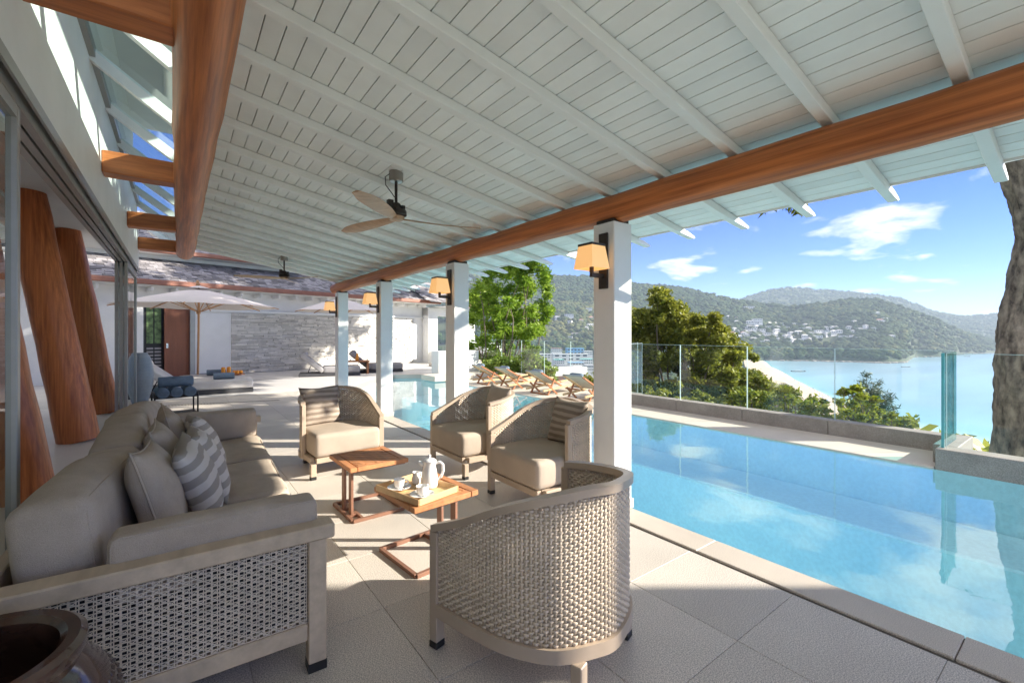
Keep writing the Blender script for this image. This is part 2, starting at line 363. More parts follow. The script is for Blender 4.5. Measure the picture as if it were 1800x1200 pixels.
def thing(name, label, cat, loc=(0, 0, 0), rz=0, group=None):
    o = bpy.data.objects.new(name, None); COL.objects.link(o); o.location = loc; o.rotation_euler = (0, 0, rz); o.empty_display_size = .1
    return tag(o, label, cat, group)
def struct(o): o['kind'] = 'structure'; return o
def stuff(o): o['kind'] = 'stuff'; return o
def dup(root, loc, rz=None, label=None, group=None, scale=None):
    r = root.copy(); COL.objects.link(r); r.location = loc
    if rz is not None: r.rotation_euler = (0, 0, rz)
    if scale: r.scale = scale
    if label: r['label'] = label
    if group: r['group'] = group
    for ch in list(root.children):
        c = ch.copy(); COL.objects.link(c); c.parent = r
        for g in list(ch.children):
            d = g.copy(); COL.objects.link(d); d.parent = c
    return r
def one(fn, *a, **k): b = MB(); getattr(b, fn)(*a, **k); return b
def np_mesh(name, V, F, m, tint=None, smooth=False):
    me = bpy.data.meshes.new(name); nv = len(V); nf = len(F); k = F.shape[1]
    me.vertices.add(nv); me.vertices.foreach_set('co', np.ascontiguousarray(V, dtype=np.float32).ravel())
    me.loops.add(nf * k); me.loops.foreach_set('vertex_index', np.ascontiguousarray(F, dtype=np.int32).ravel())
    me.polygons.add(nf); me.polygons.foreach_set('loop_start', np.arange(0, nf * k, k, dtype=np.int32))
    if smooth: me.polygons.foreach_set('use_smooth', np.ones(nf, dtype=bool))
    if tint is not None:
        a = me.attributes.new('tint', 'FLOAT', 'POINT'); a.data.foreach_set('value', np.ascontiguousarray(tint, dtype=np.float32))
    me.materials.append(m); me.update(calc_edges=True); me.validate(); return me
def leaves(P, size, tint, up=.35, elong=1.8, droop=None, jit=.6):
    n = len(P); d = RNG.normal(size=(n, 3)); d[:, 2] = d[:, 2] * .6 + up
    if droop is not None: d = d * .4 + np.array(droop)
    d /= np.linalg.norm(d, axis=1)[:, None]
    s = np.cross(d, RNG.normal(size=(n, 3))); s /= np.linalg.norm(s, axis=1)[:, None] + 1e-9
    sz = size * (1 + jit * (RNG.random(n) - .5) * 2)[:, None]
    V = np.empty((n, 4, 3)); L_ = d * sz * elong * .5; S_ = s * sz * .5
    V[:, 0] = P - L_; V[:, 1] = P + S_ * .9 - L_ * .1; V[:, 2] = P + L_; V[:, 3] = P - S_ * .9 - L_ * .1
    F = np.arange(n * 4).reshape(n, 4)
    return V.reshape(-1, 3), F, np.repeat(np.clip(tint, 0, 1), 4)
def soft_box(lx, ly, lz, n=10, p=5.0, puff=.06, wob=.008, seed=0, sag=0):
    """a cushion: box with edges of one radius (smaller for a larger p), bulging faces and small unevenness"""
    bm = bmesh.new(); bmesh.ops.create_cube(bm, size=2); bmesh.ops.subdivide_edges(bm, edges=bm.edges[:], cuts=n, use_grid_fill=True)
    rr = random.Random(seed); ph = [rr.uniform(0, 6) for _ in range(6)]
    hx, hy, hz = lx / 2, ly / 2, lz / 2; rad = min(hx, hy, hz) * min(1, 4.2 / p)
    def warp(u, h):
        a = abs(u); c = max(.0, 1 - rad / h); k = .62     # the outer part of the grid goes to the rounded edge
        return math.copysign(a / k * c if a < k else c + (1 - c) * (a - k) / (1 - k), u)
    for v in bm.verts:
        x, y, z = warp(v.co.x, hx), warp(v.co.y, hy), warp(v.co.z, hz)
        q = Vector((x * hx, y * hy, z * hz)); c = Vector((max(-hx + rad, min(hx - rad, q.x)), max(-hy + rad, min(hy - rad, q.y)), max(-hz + rad, min(hz - rad, q.z))))
        d = q - c
        if d.length > 1e-9: q = c + d.normalized() * rad if d.length > 1e-6 else q
        x, y, z = q.x / hx, q.y / hy, q.z / hz; b = puff
        cx, cy_, cz = max(0, 1 - x * x), max(0, 1 - y * y), max(0, 1 - z * z)
        X = q.x * (1 + b * cy_ * cz * .5 * min(1, .3 / hx)); Y = q.y * (1 + b * cx * cz * .5 * min(1, .3 / hy)); Z = q.z * (1 + b * 2.2 * cx * cy_)
        w = wob * (math.sin(9 * X + ph[0]) * math.sin(7 * Y + ph[1]) + .6 * math.sin(17 * Y + ph[2] + 9 * X) + .5 * math.sin(23 * X + ph[3] + 14 * Z))
        w *= max(cx * cy_, cx * cz, cy_ * cz) ** .6
        Z += w; X += w * .4; Y += w * .4
        if sag and z > 0: Z -= sag * cx * cy_
        v.co = (X, Y, Z)
    return bm
def bm_build(bm, name, m, parent=None, loc=None, rot=None, smooth=True):
    me = bpy.data.meshes.new(name); bm.to_mesh(me); bm.free(); me.materials.append(m)
    if smooth: me.polygons.foreach_set('use_smooth', [True] * len(me.polygons))
    return put(name, me, parent, loc, rot)
def piping(cush, lx, ly, lz, p, axis, m, r=.0042):
    """corded seams round the two broad faces of a soft_box cushion"""
    h = [lx / 2, ly / 2, lz / 2]; rad = min(h) * min(1, 4.2 / p); k = rad * .293; a, b_ = [i for i in range(3) if i != axis]
    for sg in (-1, 1):
        pts = []
        for (sa, sb, q0) in ((1, 1, 0), (-1, 1, 90), (-1, -1, 180), (1, -1, 270)):
            for q in range(0, 91, 30):
                v = [0, 0, 0]; ang = R(q0 + q); v[a] = sa * (h[a] - k - rad) + rad * math.cos(ang); v[b_] = sb * (h[b_] - k - rad) + rad * math.sin(ang); v[axis] = sg * (h[axis] - k); pts.append(Vector(v))
        pts.append(pts[0].copy()); MB().tube(pts, r, 6, caps=False).build('piping', m, cush, smooth=True)
def pillow_bm(s, th, n=16, seed=0):
    """throw pillow standing in the XZ plane, thickness along Y, drawn-out corners; local centre at 0"""
    rr = random.Random(seed); ph = [rr.uniform(0, 6) for _ in range(4)]
    bm = bmesh.new(); rows = {}
    for sd in (1, -1):
        for i in range(n + 1):
            for j in range(n + 1):
                u = i / n * 2 - 1; v = j / n * 2 - 1
                e = max(0, (1 - abs(u) ** 2.6)) ** .55 * max(0, (1 - abs(v) ** 2.6)) ** .55
                k = 1 - .10 * (1 - u * u) * abs(v) ** 3; k2 = 1 - .10 * (1 - v * v) * abs(u) ** 3
                x = u * s / 2 * k2; z = v * s / 2 * k
                y = sd * (th / 2 * e + .006 * e * math.sin(5 * u + ph[0]) * math.sin(6 * v + ph[1]) + .004 * (1 - e) * math.sin(14 * u + ph[2]) * math.sin(13 * v + ph[3]))
                if (i in (0, n) or j in (0, n)):
                    if sd == 1: rows[(1, i, j)] = rows[(-1, i, j)] = bm.verts.new((x, 0, z))
                else: rows[(sd, i, j)] = bm.verts.new((x, y, z))
        for i in range(n):
            for j in range(n):
                q = [rows[(sd, i, j)], rows[(sd, i + 1, j)], rows[(sd, i + 1, j + 1)], rows[(sd, i, j + 1)]]
                bm.faces.new(q if sd < 0 else q[::-1])
    rim = []
    for i in range(n): rim.append(rows[(1, i, 0)].co.copy())
    for j in range(n): rim.append(rows[(1, n, j)].co.copy())
    for i in range(n, 0, -1): rim.append(rows[(1, i, n)].co.copy())
    for j in range(n, 0, -1): rim.append(rows[(1, 0, j)].co.copy())
    rim.append(rim[0].copy())
    return bm, rim

# ================================================================== SETTING: ground under the terrace, floor, pool
T0, T1 = -9.0, 10.6
floor = struct(one('box', -.62, 2.655, T0, 12.0, -.30, -.006).build('terrace_floor', GROUT))
tile_me = one('box', -.2997, .2997, -.2997, .2997, -.02, 0).mesh('tile', TILE, bevel=.0015)
for i in range(6):
    for j in range(38):
        x = 2.35 - i * .602 + .0; y = -8.914 + j * .602
        if y > 12: continue
        if x - .3 < -.62: continue
        o = put('tile', tile_me, floor, (x, y, random.uniform(-.0006, .0006)), (0, 0, random.choice((0, math.pi / 2, math.pi))))
one('box', -.62, -.372, T0, 12.0, -.02, 0).build('edge_strip', TILE, floor)

# pool outline (x = across, y = along the terrace)
POOL = [(2.93, -3.0), (6.37, -3.0), (6.37, 13.3), (5.55, 13.75), (4.4, 12.0), (3.5, 10.65), (2.93, 9.7)]
pool = struct(MB().prism(POOL, -1.45, -1.25).build('pool_basin', POOLT))
def wall_ring(poly, z0, z1, th):
    b = MB(); n = len(poly)
    for i in range(n):
        a = Vector((*poly[i], 0)); c = Vector((*poly[(i + 1) % n], 0)); d = (c - a).normalized(); o = Vector((d.y, -d.x, 0)) * th
        b.add([a + Vector((0, 0, z0)), c + Vector((0, 0, z0)), c + o + Vector((0, 0, z0)), a + o + Vector((0, 0, z0)), a + Vector((0, 0, z1)), c + Vector((0, 0, z1)), c + o + Vector((0, 0, z1)), a + o + Vector((0, 0, z1))],
              [(0, 1, 2, 3), (4, 7, 6, 5), (0, 4, 5, 1), (1, 5, 6, 2), (2, 6, 7, 3), (3, 7, 4, 0)])
    return b
wall_ring(POOL, -1.25, -.022, .03).build('pool_side', POOLT, pool)
one('box', 5.45, 6.36, -2.99, 12.9, -1.25, -.52).build('pool_bench', POOLT, pool, bevel=.02)
wt = MB().prism(POOL, -.02, -.016); 
water = struct(MB().add([(x, y, -.018) for x, y in POOL], [tuple(range(len(POOL)))]).build('pool_water', WATER))

# coping along the terrace, single stones with open joints and the dark drain slot beside them
cop = struct(one('box', 2.655, 2.925, T0, 9.66, -.30, -.012).build('pool_coping', GROOVE))
cs = one('box', 2.69, 2.93, -.598, .598, -.02, .0).mesh('coping_stone', COPE, bevel=.004)
for j in range(16):
    yy = -8.6 + j * 1.2
    if yy > 9.2: break
    put('coping_stone', cs, cop, (0, yy, 0))
one('box', 2.69, 2.93, 9.202, 9.66, -.02, 0).build('coping_stone', COPE, cop, bevel=.004)

# far deck beyond the roof
FAR = [(-9, 12.003), (-9, 24), (14, 24), (14, 13.35), (6.37, 13.33), (5.55, 13.78), (4.4, 12.03), (3.5, 10.68), (2.925, 9.72), (2.658, 9.72), (2.658, 12.003)]
fd = struct(MB().prism(FAR, -.3, -.002).build('far_deck', DECK))
rim = MB()
RP = [(2.93, 9.7), (3.5, 10.65), (4.4, 12.0), (5.55, 13.75), (6.37, 13.3)]
for a, c in zip(RP[:-1], RP[1:]):
    a = Vector((*a, 0)); c = Vector((*c, 0)); d = (c - a).normalized(); o = Vector((-d.y, d.x, 0)) * .32
    one('add', [a + Vector((0, 0, z)) for z in ()], []) if False else None
    r_ = MB(); zz = (-.05, .10)
    r_.add([p + Vector((0, 0, z)) for z in zz for p in (a, c, c + o, a + o)], [(0, 3, 2, 1), (4, 5, 6, 7), (0, 1, 5, 4), (1, 2, 6, 5), (2, 3, 7, 6), (3, 0, 4, 7)])
    r_.build('raised_rim', WALK, fd, bevel=.01)
dr = MB()
for k in range(46):
    p = Vector((-.6 + 2.3 * k / 45, 11.1 - .55 * k / 45, 0))
    dr.box(-.014, .014, -.04, .04, -.002, .004, Matrix.Translation(p) @ Matrix.Rotation(.23, 4, 'Z'))
stuff(dr.build('drain_grating', GROOVE, floor))

# walkway and curb on the sea side
wk = struct(one('box', 6.372, 7.30, 1.105, 5.9, -.4, 0).build('walkway', WALK, bevel=.004))
wk2 = struct(one('box', 6.372, 8.6, 5.905, 13.33, -.4, 0).build('walkway_wide', WALK, bevel=.004))

# ---- curb with joints + glass balustrade
gl_root = thing('glass_balustrade', 'clear frameless glass balustrade on a low grey stone curb beside the pool', 'balustrade')
gl2 = thing('glass_balustrade', 'glass balustrade standing behind the wooden deck loungers', 'balustrade')
def curb(root, a, c, w, z1, n):
    a = Vector((*a, 0)); c = Vector((*c, 0)); d = (c - a).normalized(); s_ = Vector((-d.y, d.x, 0)); L_ = (c - a).length
    for k in range(n):
        p = a + d * (L_ * k / n + .003); q = a + d * (L_ * (k + 1) / n - .003)
        b = MB(); vs = [x + Vector((0, 0, z)) for z in (-.5, z1) for x in (p, q, q + s_ * w, p + s_ * w)]
        b.add(vs, [(0, 3, 2, 1), (4, 5, 6, 7), (0, 1, 5, 4), (1, 2, 6, 5), (2, 3, 7, 6), (3, 0, 4, 7)]); b.build('curb_stone', CURB, root, bevel=.006)
def panes(root, a, c, z0, z1, n, off=.09, gap=.010, m=GLASS, th=.010):
    a = Vector((*a, 0)); c = Vector((*c, 0)); d = (c - a).normalized(); s_ = Vector((-d.y, d.x, 0)); L_ = (c - a).length
    for k in range(n):
        p = a + d * (L_ * k / n + gap / 2) + s_ * off; q = a + d * (L_ * (k + 1) / n - gap / 2) + s_ * off
        b = MB(); b.add([p + Vector((0, 0, z0)), q + Vector((0, 0, z0)), q + Vector((0, 0, z1)), p + Vector((0, 0, z1))], [(0, 1, 2, 3)])
        g = b.build('glass_pane', m, root)
        e = MB()
        e.bar(p + Vector((0, 0, z0)), p + Vector((0, 0, z1)), .004, th, up=tuple(s_))
        e.bar(q + Vector((0, 0, z0)), q + Vector((0, 0, z1)), .004, th, up=tuple(s_))
        e.bar(p + Vector((0, 0, z1)), q + Vector((0, 0, z1)), .004, th, up=tuple(s_))
        e.build('pane_edge', GLASSE2, g)
GLASSE2 = mat('pale_glass_edge', (.55, .68, .66), .2, .05, 5)
curb(gl_root, (7.25, 1.165), (7.25, 5.9), -.22, .20, 4)
panes(gl_root, (7.25, 1.10), (7.25, 5.9), .20, 1.20, 4, off=-.11)
curb(gl2, (7.25, 5.905), (8.30, 6.4), -.22, .05, 1)
curb(gl2, (8.30, 6.41), (8.6, 13.3), -.22, .05, 6)
panes(gl2, (7.25, 5.93), (8.30, 6.38), .05, 1.20, 1, off=-.11)
panes(gl2, (8.30, 6.45), (8.6, 13.3), .05, 1.20, 6, off=-.11)
gl3 = thing('glass_balustrade', 'glass balustrade at the water edge in front of the thick tree trunk', 'balustrade')
curb(gl3, (6.38, -3.0), (6.38, 1.10), -.24, .20, 3)
panes(gl3, (6.38, -3.0), (6.38, 1.03), .20, 1.20, 2, off=-.10)
curb(gl3, (6.63, .96), (7.5, .96), .2, .198, 1)
cp = one('box', 6.49, 7.12, 1.045, 1.063, .20, 1.20).build('cross_pane', GLASST, gl3)
one('box', 6.470, 6.488, 1.043, 1.065, .20, 1.20).build('pane_edge', GLASSE, cp)

# ================================================================== VERANDA
def zr(w): return 2.536 + .178 * (2.85 - w)       # underside of the rafters
roof = thing('veranda_roof', 'white boarded lean-to veranda roof with exposed rafters above the seating', 'roof')
EAVE = 3.87; RT0, RT1 = -1.25, 10.62
BW = .1006
nb = int((EAVE - .26) / BW) + 1
for k in range(nb):
    w0 = .26 + k * BW + .0028; w1 = min(.26 + (k + 1) * BW - .0028, EAVE)
    b = MB(); tn = random.random(); za, zb = zr(w0) + .065, zr(w1) + .065
    b.add([(w0, RT0, za), (w1, RT0, zb), (w1, RT1, zb), (w0, RT1, za), (w0, RT0, za + .02), (w1, RT0, zb + .02), (w1, RT1, zb + .02), (w0, RT1, za + .02)],
          [(0, 3, 2, 1), (4, 5, 6, 7), (0, 1, 5, 4), (1, 2, 6, 5), (2, 3, 7, 6), (3, 0, 4, 7)], tn)
    b.build('ceiling_board', CEIL, roof, tints=True)
# rafter with a rounded tail: profile in (x, z), width along y
prof = [(.22, zr(.22) + .062), (.22, zr(.22)), (2.6, zr(2.6)), (3.4, zr(3.4)), (3.75, zr(3.75) + .004), (3.95, zr(3.95) + .012), (4.07, zr(4.07) + .018), (4.10, zr(4.10) + .034), (4.08, zr(4.08) + .05), (3.98, zr(3.98) + .062), (3.4, zr(3.4) + .062), (2.0, zr(2.0) + .062)]
def side_prism(prof, y0, y1):
    n = len(prof); b = MB()
    b.add([(x, y0, z) for x, z in prof] + [(x, y1, z) for x, z in prof], [tuple(range(n)), tuple(range(2 * n - 1, n - 1, -1))] + [(i, n + i, n + (i + 1) % n, (i + 1) % n) for i in range(n)])
    return b
raft_me = side_prism(prof, -.030, .030).mesh('rafter', RAFT, bevel=.004)
for k in range(-3, 20): put('rafter', raft_me, roof, (0, .40 + k * .52, 0))
b = MB(); b.add([(.15, RT0 - .1, zr(.15) + .088), (EAVE + .04, RT0 - .1, zr(EAVE) + .081), (EAVE + .04, RT1 + .1, zr(EAVE) + .081), (.15, RT1 + .1, zr(.15) + .088),
       (.15, RT0 - .1, zr(.15) + .20), (EAVE + .04, RT0 - .1, zr(EAVE) + .18), (EAVE + .04, RT1 + .1, zr(EAVE) + .18), (.15, RT1 + .1, zr(.15) + .20)],
      [(0, 3, 2, 1), (4, 5, 6, 7), (0, 1, 5, 4), (1, 2, 6, 5), (2, 3, 7, 6), (3, 0, 4, 7)])
b.build('roof_cover', GROOVE, roof)
one('box', EAVE + .002, EAVE + .022, RT0, RT1, zr(EAVE) + .050, zr(EAVE) + .080).build('eave_trim', WHITE, roof)
one('box', .222, .256, RT0, RT1, zr(.24) + .02, zr(.24) + .12).build('ledger_trim', WHITE, roof)

def log_pts(a, c, r0, r1, n, seed):
    rr = random.Random(seed); a = Vector(a); c = Vector(c); pts = []; rs = []
    for i in range(n + 1):
        f = i / n; pts.append(a.lerp(c, f) + Vector((rr.uniform(-1, 1), 0, rr.uniform(-1, 1))) * .006); rs.append((r0 + (r1 - r0) * f) * (1 + rr.uniform(-.025, .025)))
    d = (c - a).normalized()
    pts = [pts[0] - d * .02] + pts + [pts[-1] + d * .02]; rs = [r0 * .86] + rs + [r1 * .86]
    return pts, rs
p_, r_ = log_pts((2.83, RT0, 2.41), (2.83, 10.42, 2.41), .112, .112, 26, 3)
tag(MB().tube(p_, r_, 28).build('log_beam', LOG, smooth='auto'), 'long orange-brown round log beam carried on top of the white columns', 'beam')
p_, r_ = log_pts((.112, RT0, 2.98), (.112, 10.7, 2.98), .148, .145, 26, 5)
tag(MB().tube(p_, r_, 28).build('log_beam', LOG, smooth='auto'), 'thick round log beam between the boarded ceiling and the skylight', 'beam')
for k, (t, lb) in enumerate(((.55, 'short square orange timber above the near end of the sofa'), (2.9, 'short square timber joining log beam and house wall over the sofa'), (5.78, 'short square timber joining log beam and wall above the near log column'), (8.4, 'short square timber above the far leaning log column'), (10.5, 'short square timber near the sawn end of the thick log beam'))):
    tag(one('box', -.578, .05, t - .10, t + .10, 2.93, 3.14).build('cross_timber', BEAMW, bevel=.008), lb, 'beam', 'short timbers between log beam and wall')

# columns with plinths and lit wall lamps
CT = [-.62, 2.31, 4.83, 7.32, 9.81]
CL = ['white square column at the open near end of the veranda', 'white square column between the woven armchairs and the glass balustrade', 'white square column behind the armchair with the plain taupe pillow', 'white square column with a stone plinth beside the pool corner', 'white square column carrying the sawn end of the long log beam']
LLB = ['', 'lit square-shade wall lamp on the column beside the glass balustrade', 'lit wall lamp on the column in front of the bright green tree', 'lit wall lamp on the column with the stone plinth', 'lit wall lamp on the column in front of the ledge-stone wall']
def lamp(y, label):
    r = thing('wall_lamp', label, 'lamp', (2.72, y, 0), 0, 'lit wall lamps on the veranda columns')
    one('box', -.018, -.001, -.045, .045, 1.76, 2.20).build('back_plate', DARKM, r, bevel=.003)
    a = MB(); a.bar((-.018, 0, 1.86), (-.155, 0, 1.86), .028, .034); a.bar((-.145, 0, 1.877), (-.145, 0, 1.93), .026, .026, up=(0, 1, 0)); a.build('bracket', DARKM, r, bevel=.002)
    cx = -.145; s = MB(); t0, t1 = .098, .072; zb, zt = 1.905, 2.085; ti = .004
    o0 = [(cx + i * t0, j * t0, zb) for i, j in ((-1, -1), (1, -1), (1, 1), (-1, 1))]; o1 = [(cx + i * t1, j * t1, zt) for i, j in ((-1, -1), (1, -1), (1, 1), (-1, 1))]
    i0 = [(cx + i * (t0 - ti), j * (t0 - ti), zb) for i, j in ((-1, -1), (1, -1), (1, 1), (-1, 1))]; i1 = [(cx + i * (t1 - ti), j * (t1 - ti), zt) for i, j in ((-1, -1), (1, -1), (1, 1), (-1, 1))]
    fs = []
    for k in range(4):
        k2 = (k + 1) % 4; fs += [(k, k2, 4 + k2, 4 + k), (8 + k2, 8 + k, 12 + k, 12 + k2), (k2, k, 8 + k, 8 + k2), (4 + k, 4 + k2, 12 + k2, 12 + k)]
    s.add(o0 + o1 + i0 + i1, fs); s.build('lamp_shade', GLOW, r)
    one('box', cx - .076, cx + .076, -.076, .076, zt - .006, zt + .012).build('shade_cap', DARKM, r, bevel=.002)
    one('lathe', [(.012, 1.93), (.014, 1.96), (.028, 1.99), (.03, 2.02), (.018, 2.05), (.004, 2.06)], 12, (cx, 0, 0)).build('bulb', GLOW, r, smooth=True)
for k, t in enumerate(CT):
    c = thing('column', CL[k], 'column', (2.83, t + .11, 0), 0, 'white veranda columns')
    one('box', -.108, .105, -.11, .11, .075, 2.285).build('shaft', WHITE, c, bevel=.006)
    one('box', -.122, .098 + .02, -.124, .124, .0, .078).build('plinth', COPE, c, bevel=.005)
    one('box', -.09, .09, -.09, .09, 2.284, 2.315).build('cap_plate', DARKM, c)
    if k: lamp(t + .10, LLB[k])

# house side: fascia, door tracks, skylight, sliding doors
hw = thing('house_wall', 'white house wall above the sliding glass doors with leaning log columns behind', 'house')
one('box', -.66, -.58, RT0, 10.72, 2.56, 3.32).build('wall_panel', WHITE, hw)
one('box', -.66, -.60, RT0, 10.72, 3.322, 3.80).build('upper_panel', WHITE, hw)
for k in range(3):
    x = -.60 - k * .055
    one('box', x - .040, x, RT0, 10.70, 2.47, 2.558 - .002 * k).build('door_track', ALU, hw)
    one('box', x - .048, x - .044, RT0, 10.70, 2.50, 2.556).build('track_lip', STEEL, hw)
one('box', -.578, -.565, RT0, 10.70, 2.515, 2.575).build('header_trim', ALU, hw)
one('box', -.80, -.60, RT0, 10.7, -.02, .006).build('floor_track', ALU, hw)
sk = thing('skylight', 'strip of tinted skylight glass between the house wall and thick log beam', 'skylight')
SA, SB = Vector((-.60, 0, 3.82)), Vector((.04, 0, 3.36))
for k in range(14):
    y0 = RT0 + k * 1.07
    g = MB(); g.add([(SA.x, y0 + .03, SA.z), (SB.x, y0 + .03, SB.z), (SB.x, y0 + 1.04, SB.z), (SA.x, y0 + 1.04, SA.z)], [(0, 1, 2, 3)]); g.build('glass_pane', SKYG, sk)
    m_ = MB(); m_.bar((SA.x, y0, SA.z - .04), (SB.x, y0, SB.z - .04), .06, .10); m_.build('glazing_bar', WHITE, sk)
one('box', -.60, -.56, RT0, 10.72, 3.74, 3.84).build('side_frame', ALU, sk)
one('box', .02, .07, RT0, 10.72, 3.10, 3.37).build('side_frame', WHITE, sk)
one('box', -3.2, 2.7, RT0, 10.7, 5.2, 5.3).build('shading_eave', WHITE, hw); one('box', -3.0, -.66, RT0, 10.7, 3.81, 5.198).build('upper_wall', WHITE, hw)  # eave added over the skylight, widened to shade the upper panel
def slider(y0, y1, x, label):
    d = thing('sliding_door', label, 'door', (x, y0, 0), 0, 'sliding glass doors of the house')
    W = y1 - y0
    one('box', -.02, .02, 0, .05, .008, 2.468).build('stile', ALU, d, bevel=.003); one('box', -.02, .02, W - .05, W, .008, 2.468).build('stile', ALU, d, bevel=.003)
    one('box', -.019, .019, .051, W - .051, .008, .07).build('rail', ALU, d); one('box', -.019, .019, .051, W - .051, 2.41, 2.468).build('rail', ALU, d)
    MB().add([(0, .05, .07), (0, W - .05, .07), (0, W - .05, 2.41), (0, .05, 2.41)], [(0, 1, 2, 3)]).build('glass_pane', DOORG, d)
slider(1.25, 3.10, -.62, 'closed sliding glass door behind the sofa mirroring the terrace')
slider(-.65, 1.22, -.675, 'sliding glass door beside the near end of the sofa')
for k, x in enumerate((-.62, -.675, -.73)):
    slider(8.75 + .02 * k, 10.6 + .03 * k, x, ('folded-back sliding glass door nearest the terrace, stacked by the towel rack', 'middle sliding glass door of the stack by the towel rack', 'innermost sliding glass door of the stack by the towel rack')[k])
# interior
ifl = struct(one('box', -6.0, -.80, RT0, 12.6, -.3, -.004).build('interior_floor', INTF))
il = thing('house_interior', 'white room with a flat ceiling behind the sliding doors', 'room')
one('box', -6.05, -6.0, RT0, 12.6, 0, 3.3).build('back_wall', INTW, il)
one('box', -6.0, -.665, RT0, 12.6, 3.2, 3.3).build('ceiling', INTW, il)
one('box', -6.0, -.8, RT0 - .05, RT0, 0, 3.2).build('end_wall', INTW, il)
pic = thing('wall_picture', 'green leafy picture panel on the white wall behind the leaning logs', 'picture')
one('box', -5.995, -5.96, 17.2 - 3.4, 17.9 - 3.3, 1.0, 2.3).build('panel', GREENP, pic)
pw = struct(one('box', -6.05, -6.0, 12.62, 20, 0, 2.6).build('garden_wall', WHITE))
def lean(y, xb, lean_x, r, label):
    a = Vector((xb, y, 0)); c = a + Vector((lean_x, .05, 3.2)); rr = random.Random(int(y * 10))
    pts = [a.lerp(c, i / 10) + Vector((rr.uniform(-.008, .008), rr.uniform(-.008, .008), 0)) for i in range(11)]
    o = MB().tube(pts, [r * (1.05 - .012 * i) * (1 + rr.uniform(-.02, .02)) for i in range(11)], 28).build('log_column', LOGV, smooth='auto'); tag(o, label, 'column', 'leaning log columns inside the house')
lean(5.55, -1.05, -.50, .195, 'leaning brown log column partly hidden by the mirroring glass door')
lean(8.15, -1.05, -.50, .205, 'leaning brown log column seen whole through the open sliding doors')
lean(10.75, -1.05, -.50, .205, 'leaning brown log column behind the stacked sliding doors')
p_, r_ = log_pts((-1.85, 1.0, 3.02), (-1.85, 11.6, 3.02), .15, .15, 16, 8)
tag(MB().tube(p_, r_, 20).build('log_beam', LOG, smooth='auto'), 'dark log beam inside the house over the leaning columns', 'beam')

# ================================================================== SOFA
sofa = thing('sofa', 'long taupe outdoor sofa with pale wooden frame and open cane end panels', 'sofa', (.03, 3.52, 0), R(-2.2))
SX0, SX1, SY = -.50, .53, 1.53
def legs(x, y): 
    l = one('box', x - .035, x + .035, y - .035, y + .035, .035, .545).build('leg', SOFAW, sofa, bevel=.004)
    one('box', x - .036, x + .036, y - .036, y + .036, 0, .037).build('foot_cap', BLACK, l)
for y in (-SY + .035, SY - .035):
    for x in (SX1 - .035, SX0 + .035): legs(x, y)
    s = -1 if y < 0 else 1
    one('box', SX0 - .02, SX1 + .03, y - .05, y + .05, .546, .605).build('arm_rail', SOFAW, sofa, bevel=.006)
    one('box', SX0 + .071, SX1 - .071, y - .03, y + .03, .135, .205).build('bottom_rail', SOFAW, sofa, bevel=.005)
    # cane: pairs of verticals and horizontals with diagonals
    cb = MB(); x0, x1, z0, z1 = SX0 + .07, SX1 - .07, .206, .545; yo = y + s * .012
    p = .0215; pz = .0140
    nx = int((x1 - x0) / p); nz = int((z1 - z0) / pz)
    for i in range(nx + 1):
        xx = x0 + i * p
        if i % 2 == 0: cb.bar((xx, yo, z0), (xx, yo, z1), .0066, .003, up=(0, 1, 0))
        else:
            for d in (-.0035, .0035): cb.bar((xx + d, yo, z0), (xx + d, yo, z1), .003, .003, up=(0, 1, 0))
    for j in range(nz + 1):
        zz = z0 + j * pz; cb.bar((x0, yo + s * .0035, zz), (x1, yo + s * .0035, zz), .003, .0030)
    for i in range(nx):
        for j in range(nz):
            a = x0 + i * p; c = z0 + j * pz
            if (i + j) % 2 == 0:
                cb.bar((a, yo + s * .006, c), (a + p, yo + s * .006, c + pz), .0024, .0022, up=(0, 1, 0)); cb.bar((a, yo + s * .008, c + pz), (a + p, yo + s * .008, c), .0024, .0022, up=(0, 1, 0))
    stuff(cb.build('cane_panel', CANE, sofa))
    one('box', SX0 + .07, SX1 - .07, y - s * .03, y - s * .026, .206, .545).build('dark_void_sheet', BLACK, sofa)  # black sheet stands in for the shaded hollow behind the cane
one('box', SX0, SX0 + .05, -SY + .075, SY - .075, .13, .605).build('back_frame', SOFAW, sofa, bevel=.005)
one('box', SX1 - .05, SX1 - .005, -SY + .075, SY - .075, .14, .215).build('front_rail', SOFAW, sofa, bevel=.005)
one('box', SX0 + .055, SX1 - .055, -SY + .07, SY - .07, .17, .213).build('seat_deck', DGREY, sofa)
for k in range(3):
    yc = (-1 + k) * .935
    c_ = bm_build(soft_box(.84, .915, .21, 18, 9, .07, .014, k + 3), 'seat_cushion', FAB, sofa, (.13, yc, .325), (0, R(-1.2), 0)); piping(c_, .84, .915, .21, 9, 2, FAB)
    c_ = bm_build(soft_box(.225, .885, .45, 18, 10, .07, .010, k + 9), 'back_cushion', FAB, sofa, (-.285 + (.0, .015, -.01)[k], yc, .605 + (-.01, .014, .004)[k]), (R((0, 2.5, -2)[k]), R(-6 - 2 * k), R((-4, 2.5, -2)[k]))); piping(c_, .225, .885, .45, 10, 0, FAB)
for s in (-1, 1):
    c_ = bm_build(soft_box(.68, .15, .25, 16, 11, .04, .008, 20 + s), 'arm_cushion', FAB, sofa, (.17, s * (SY - .14), .565), (R(s * 3), 0, 0)); piping(c_, .68, .15, .25, 11, 1, FAB)
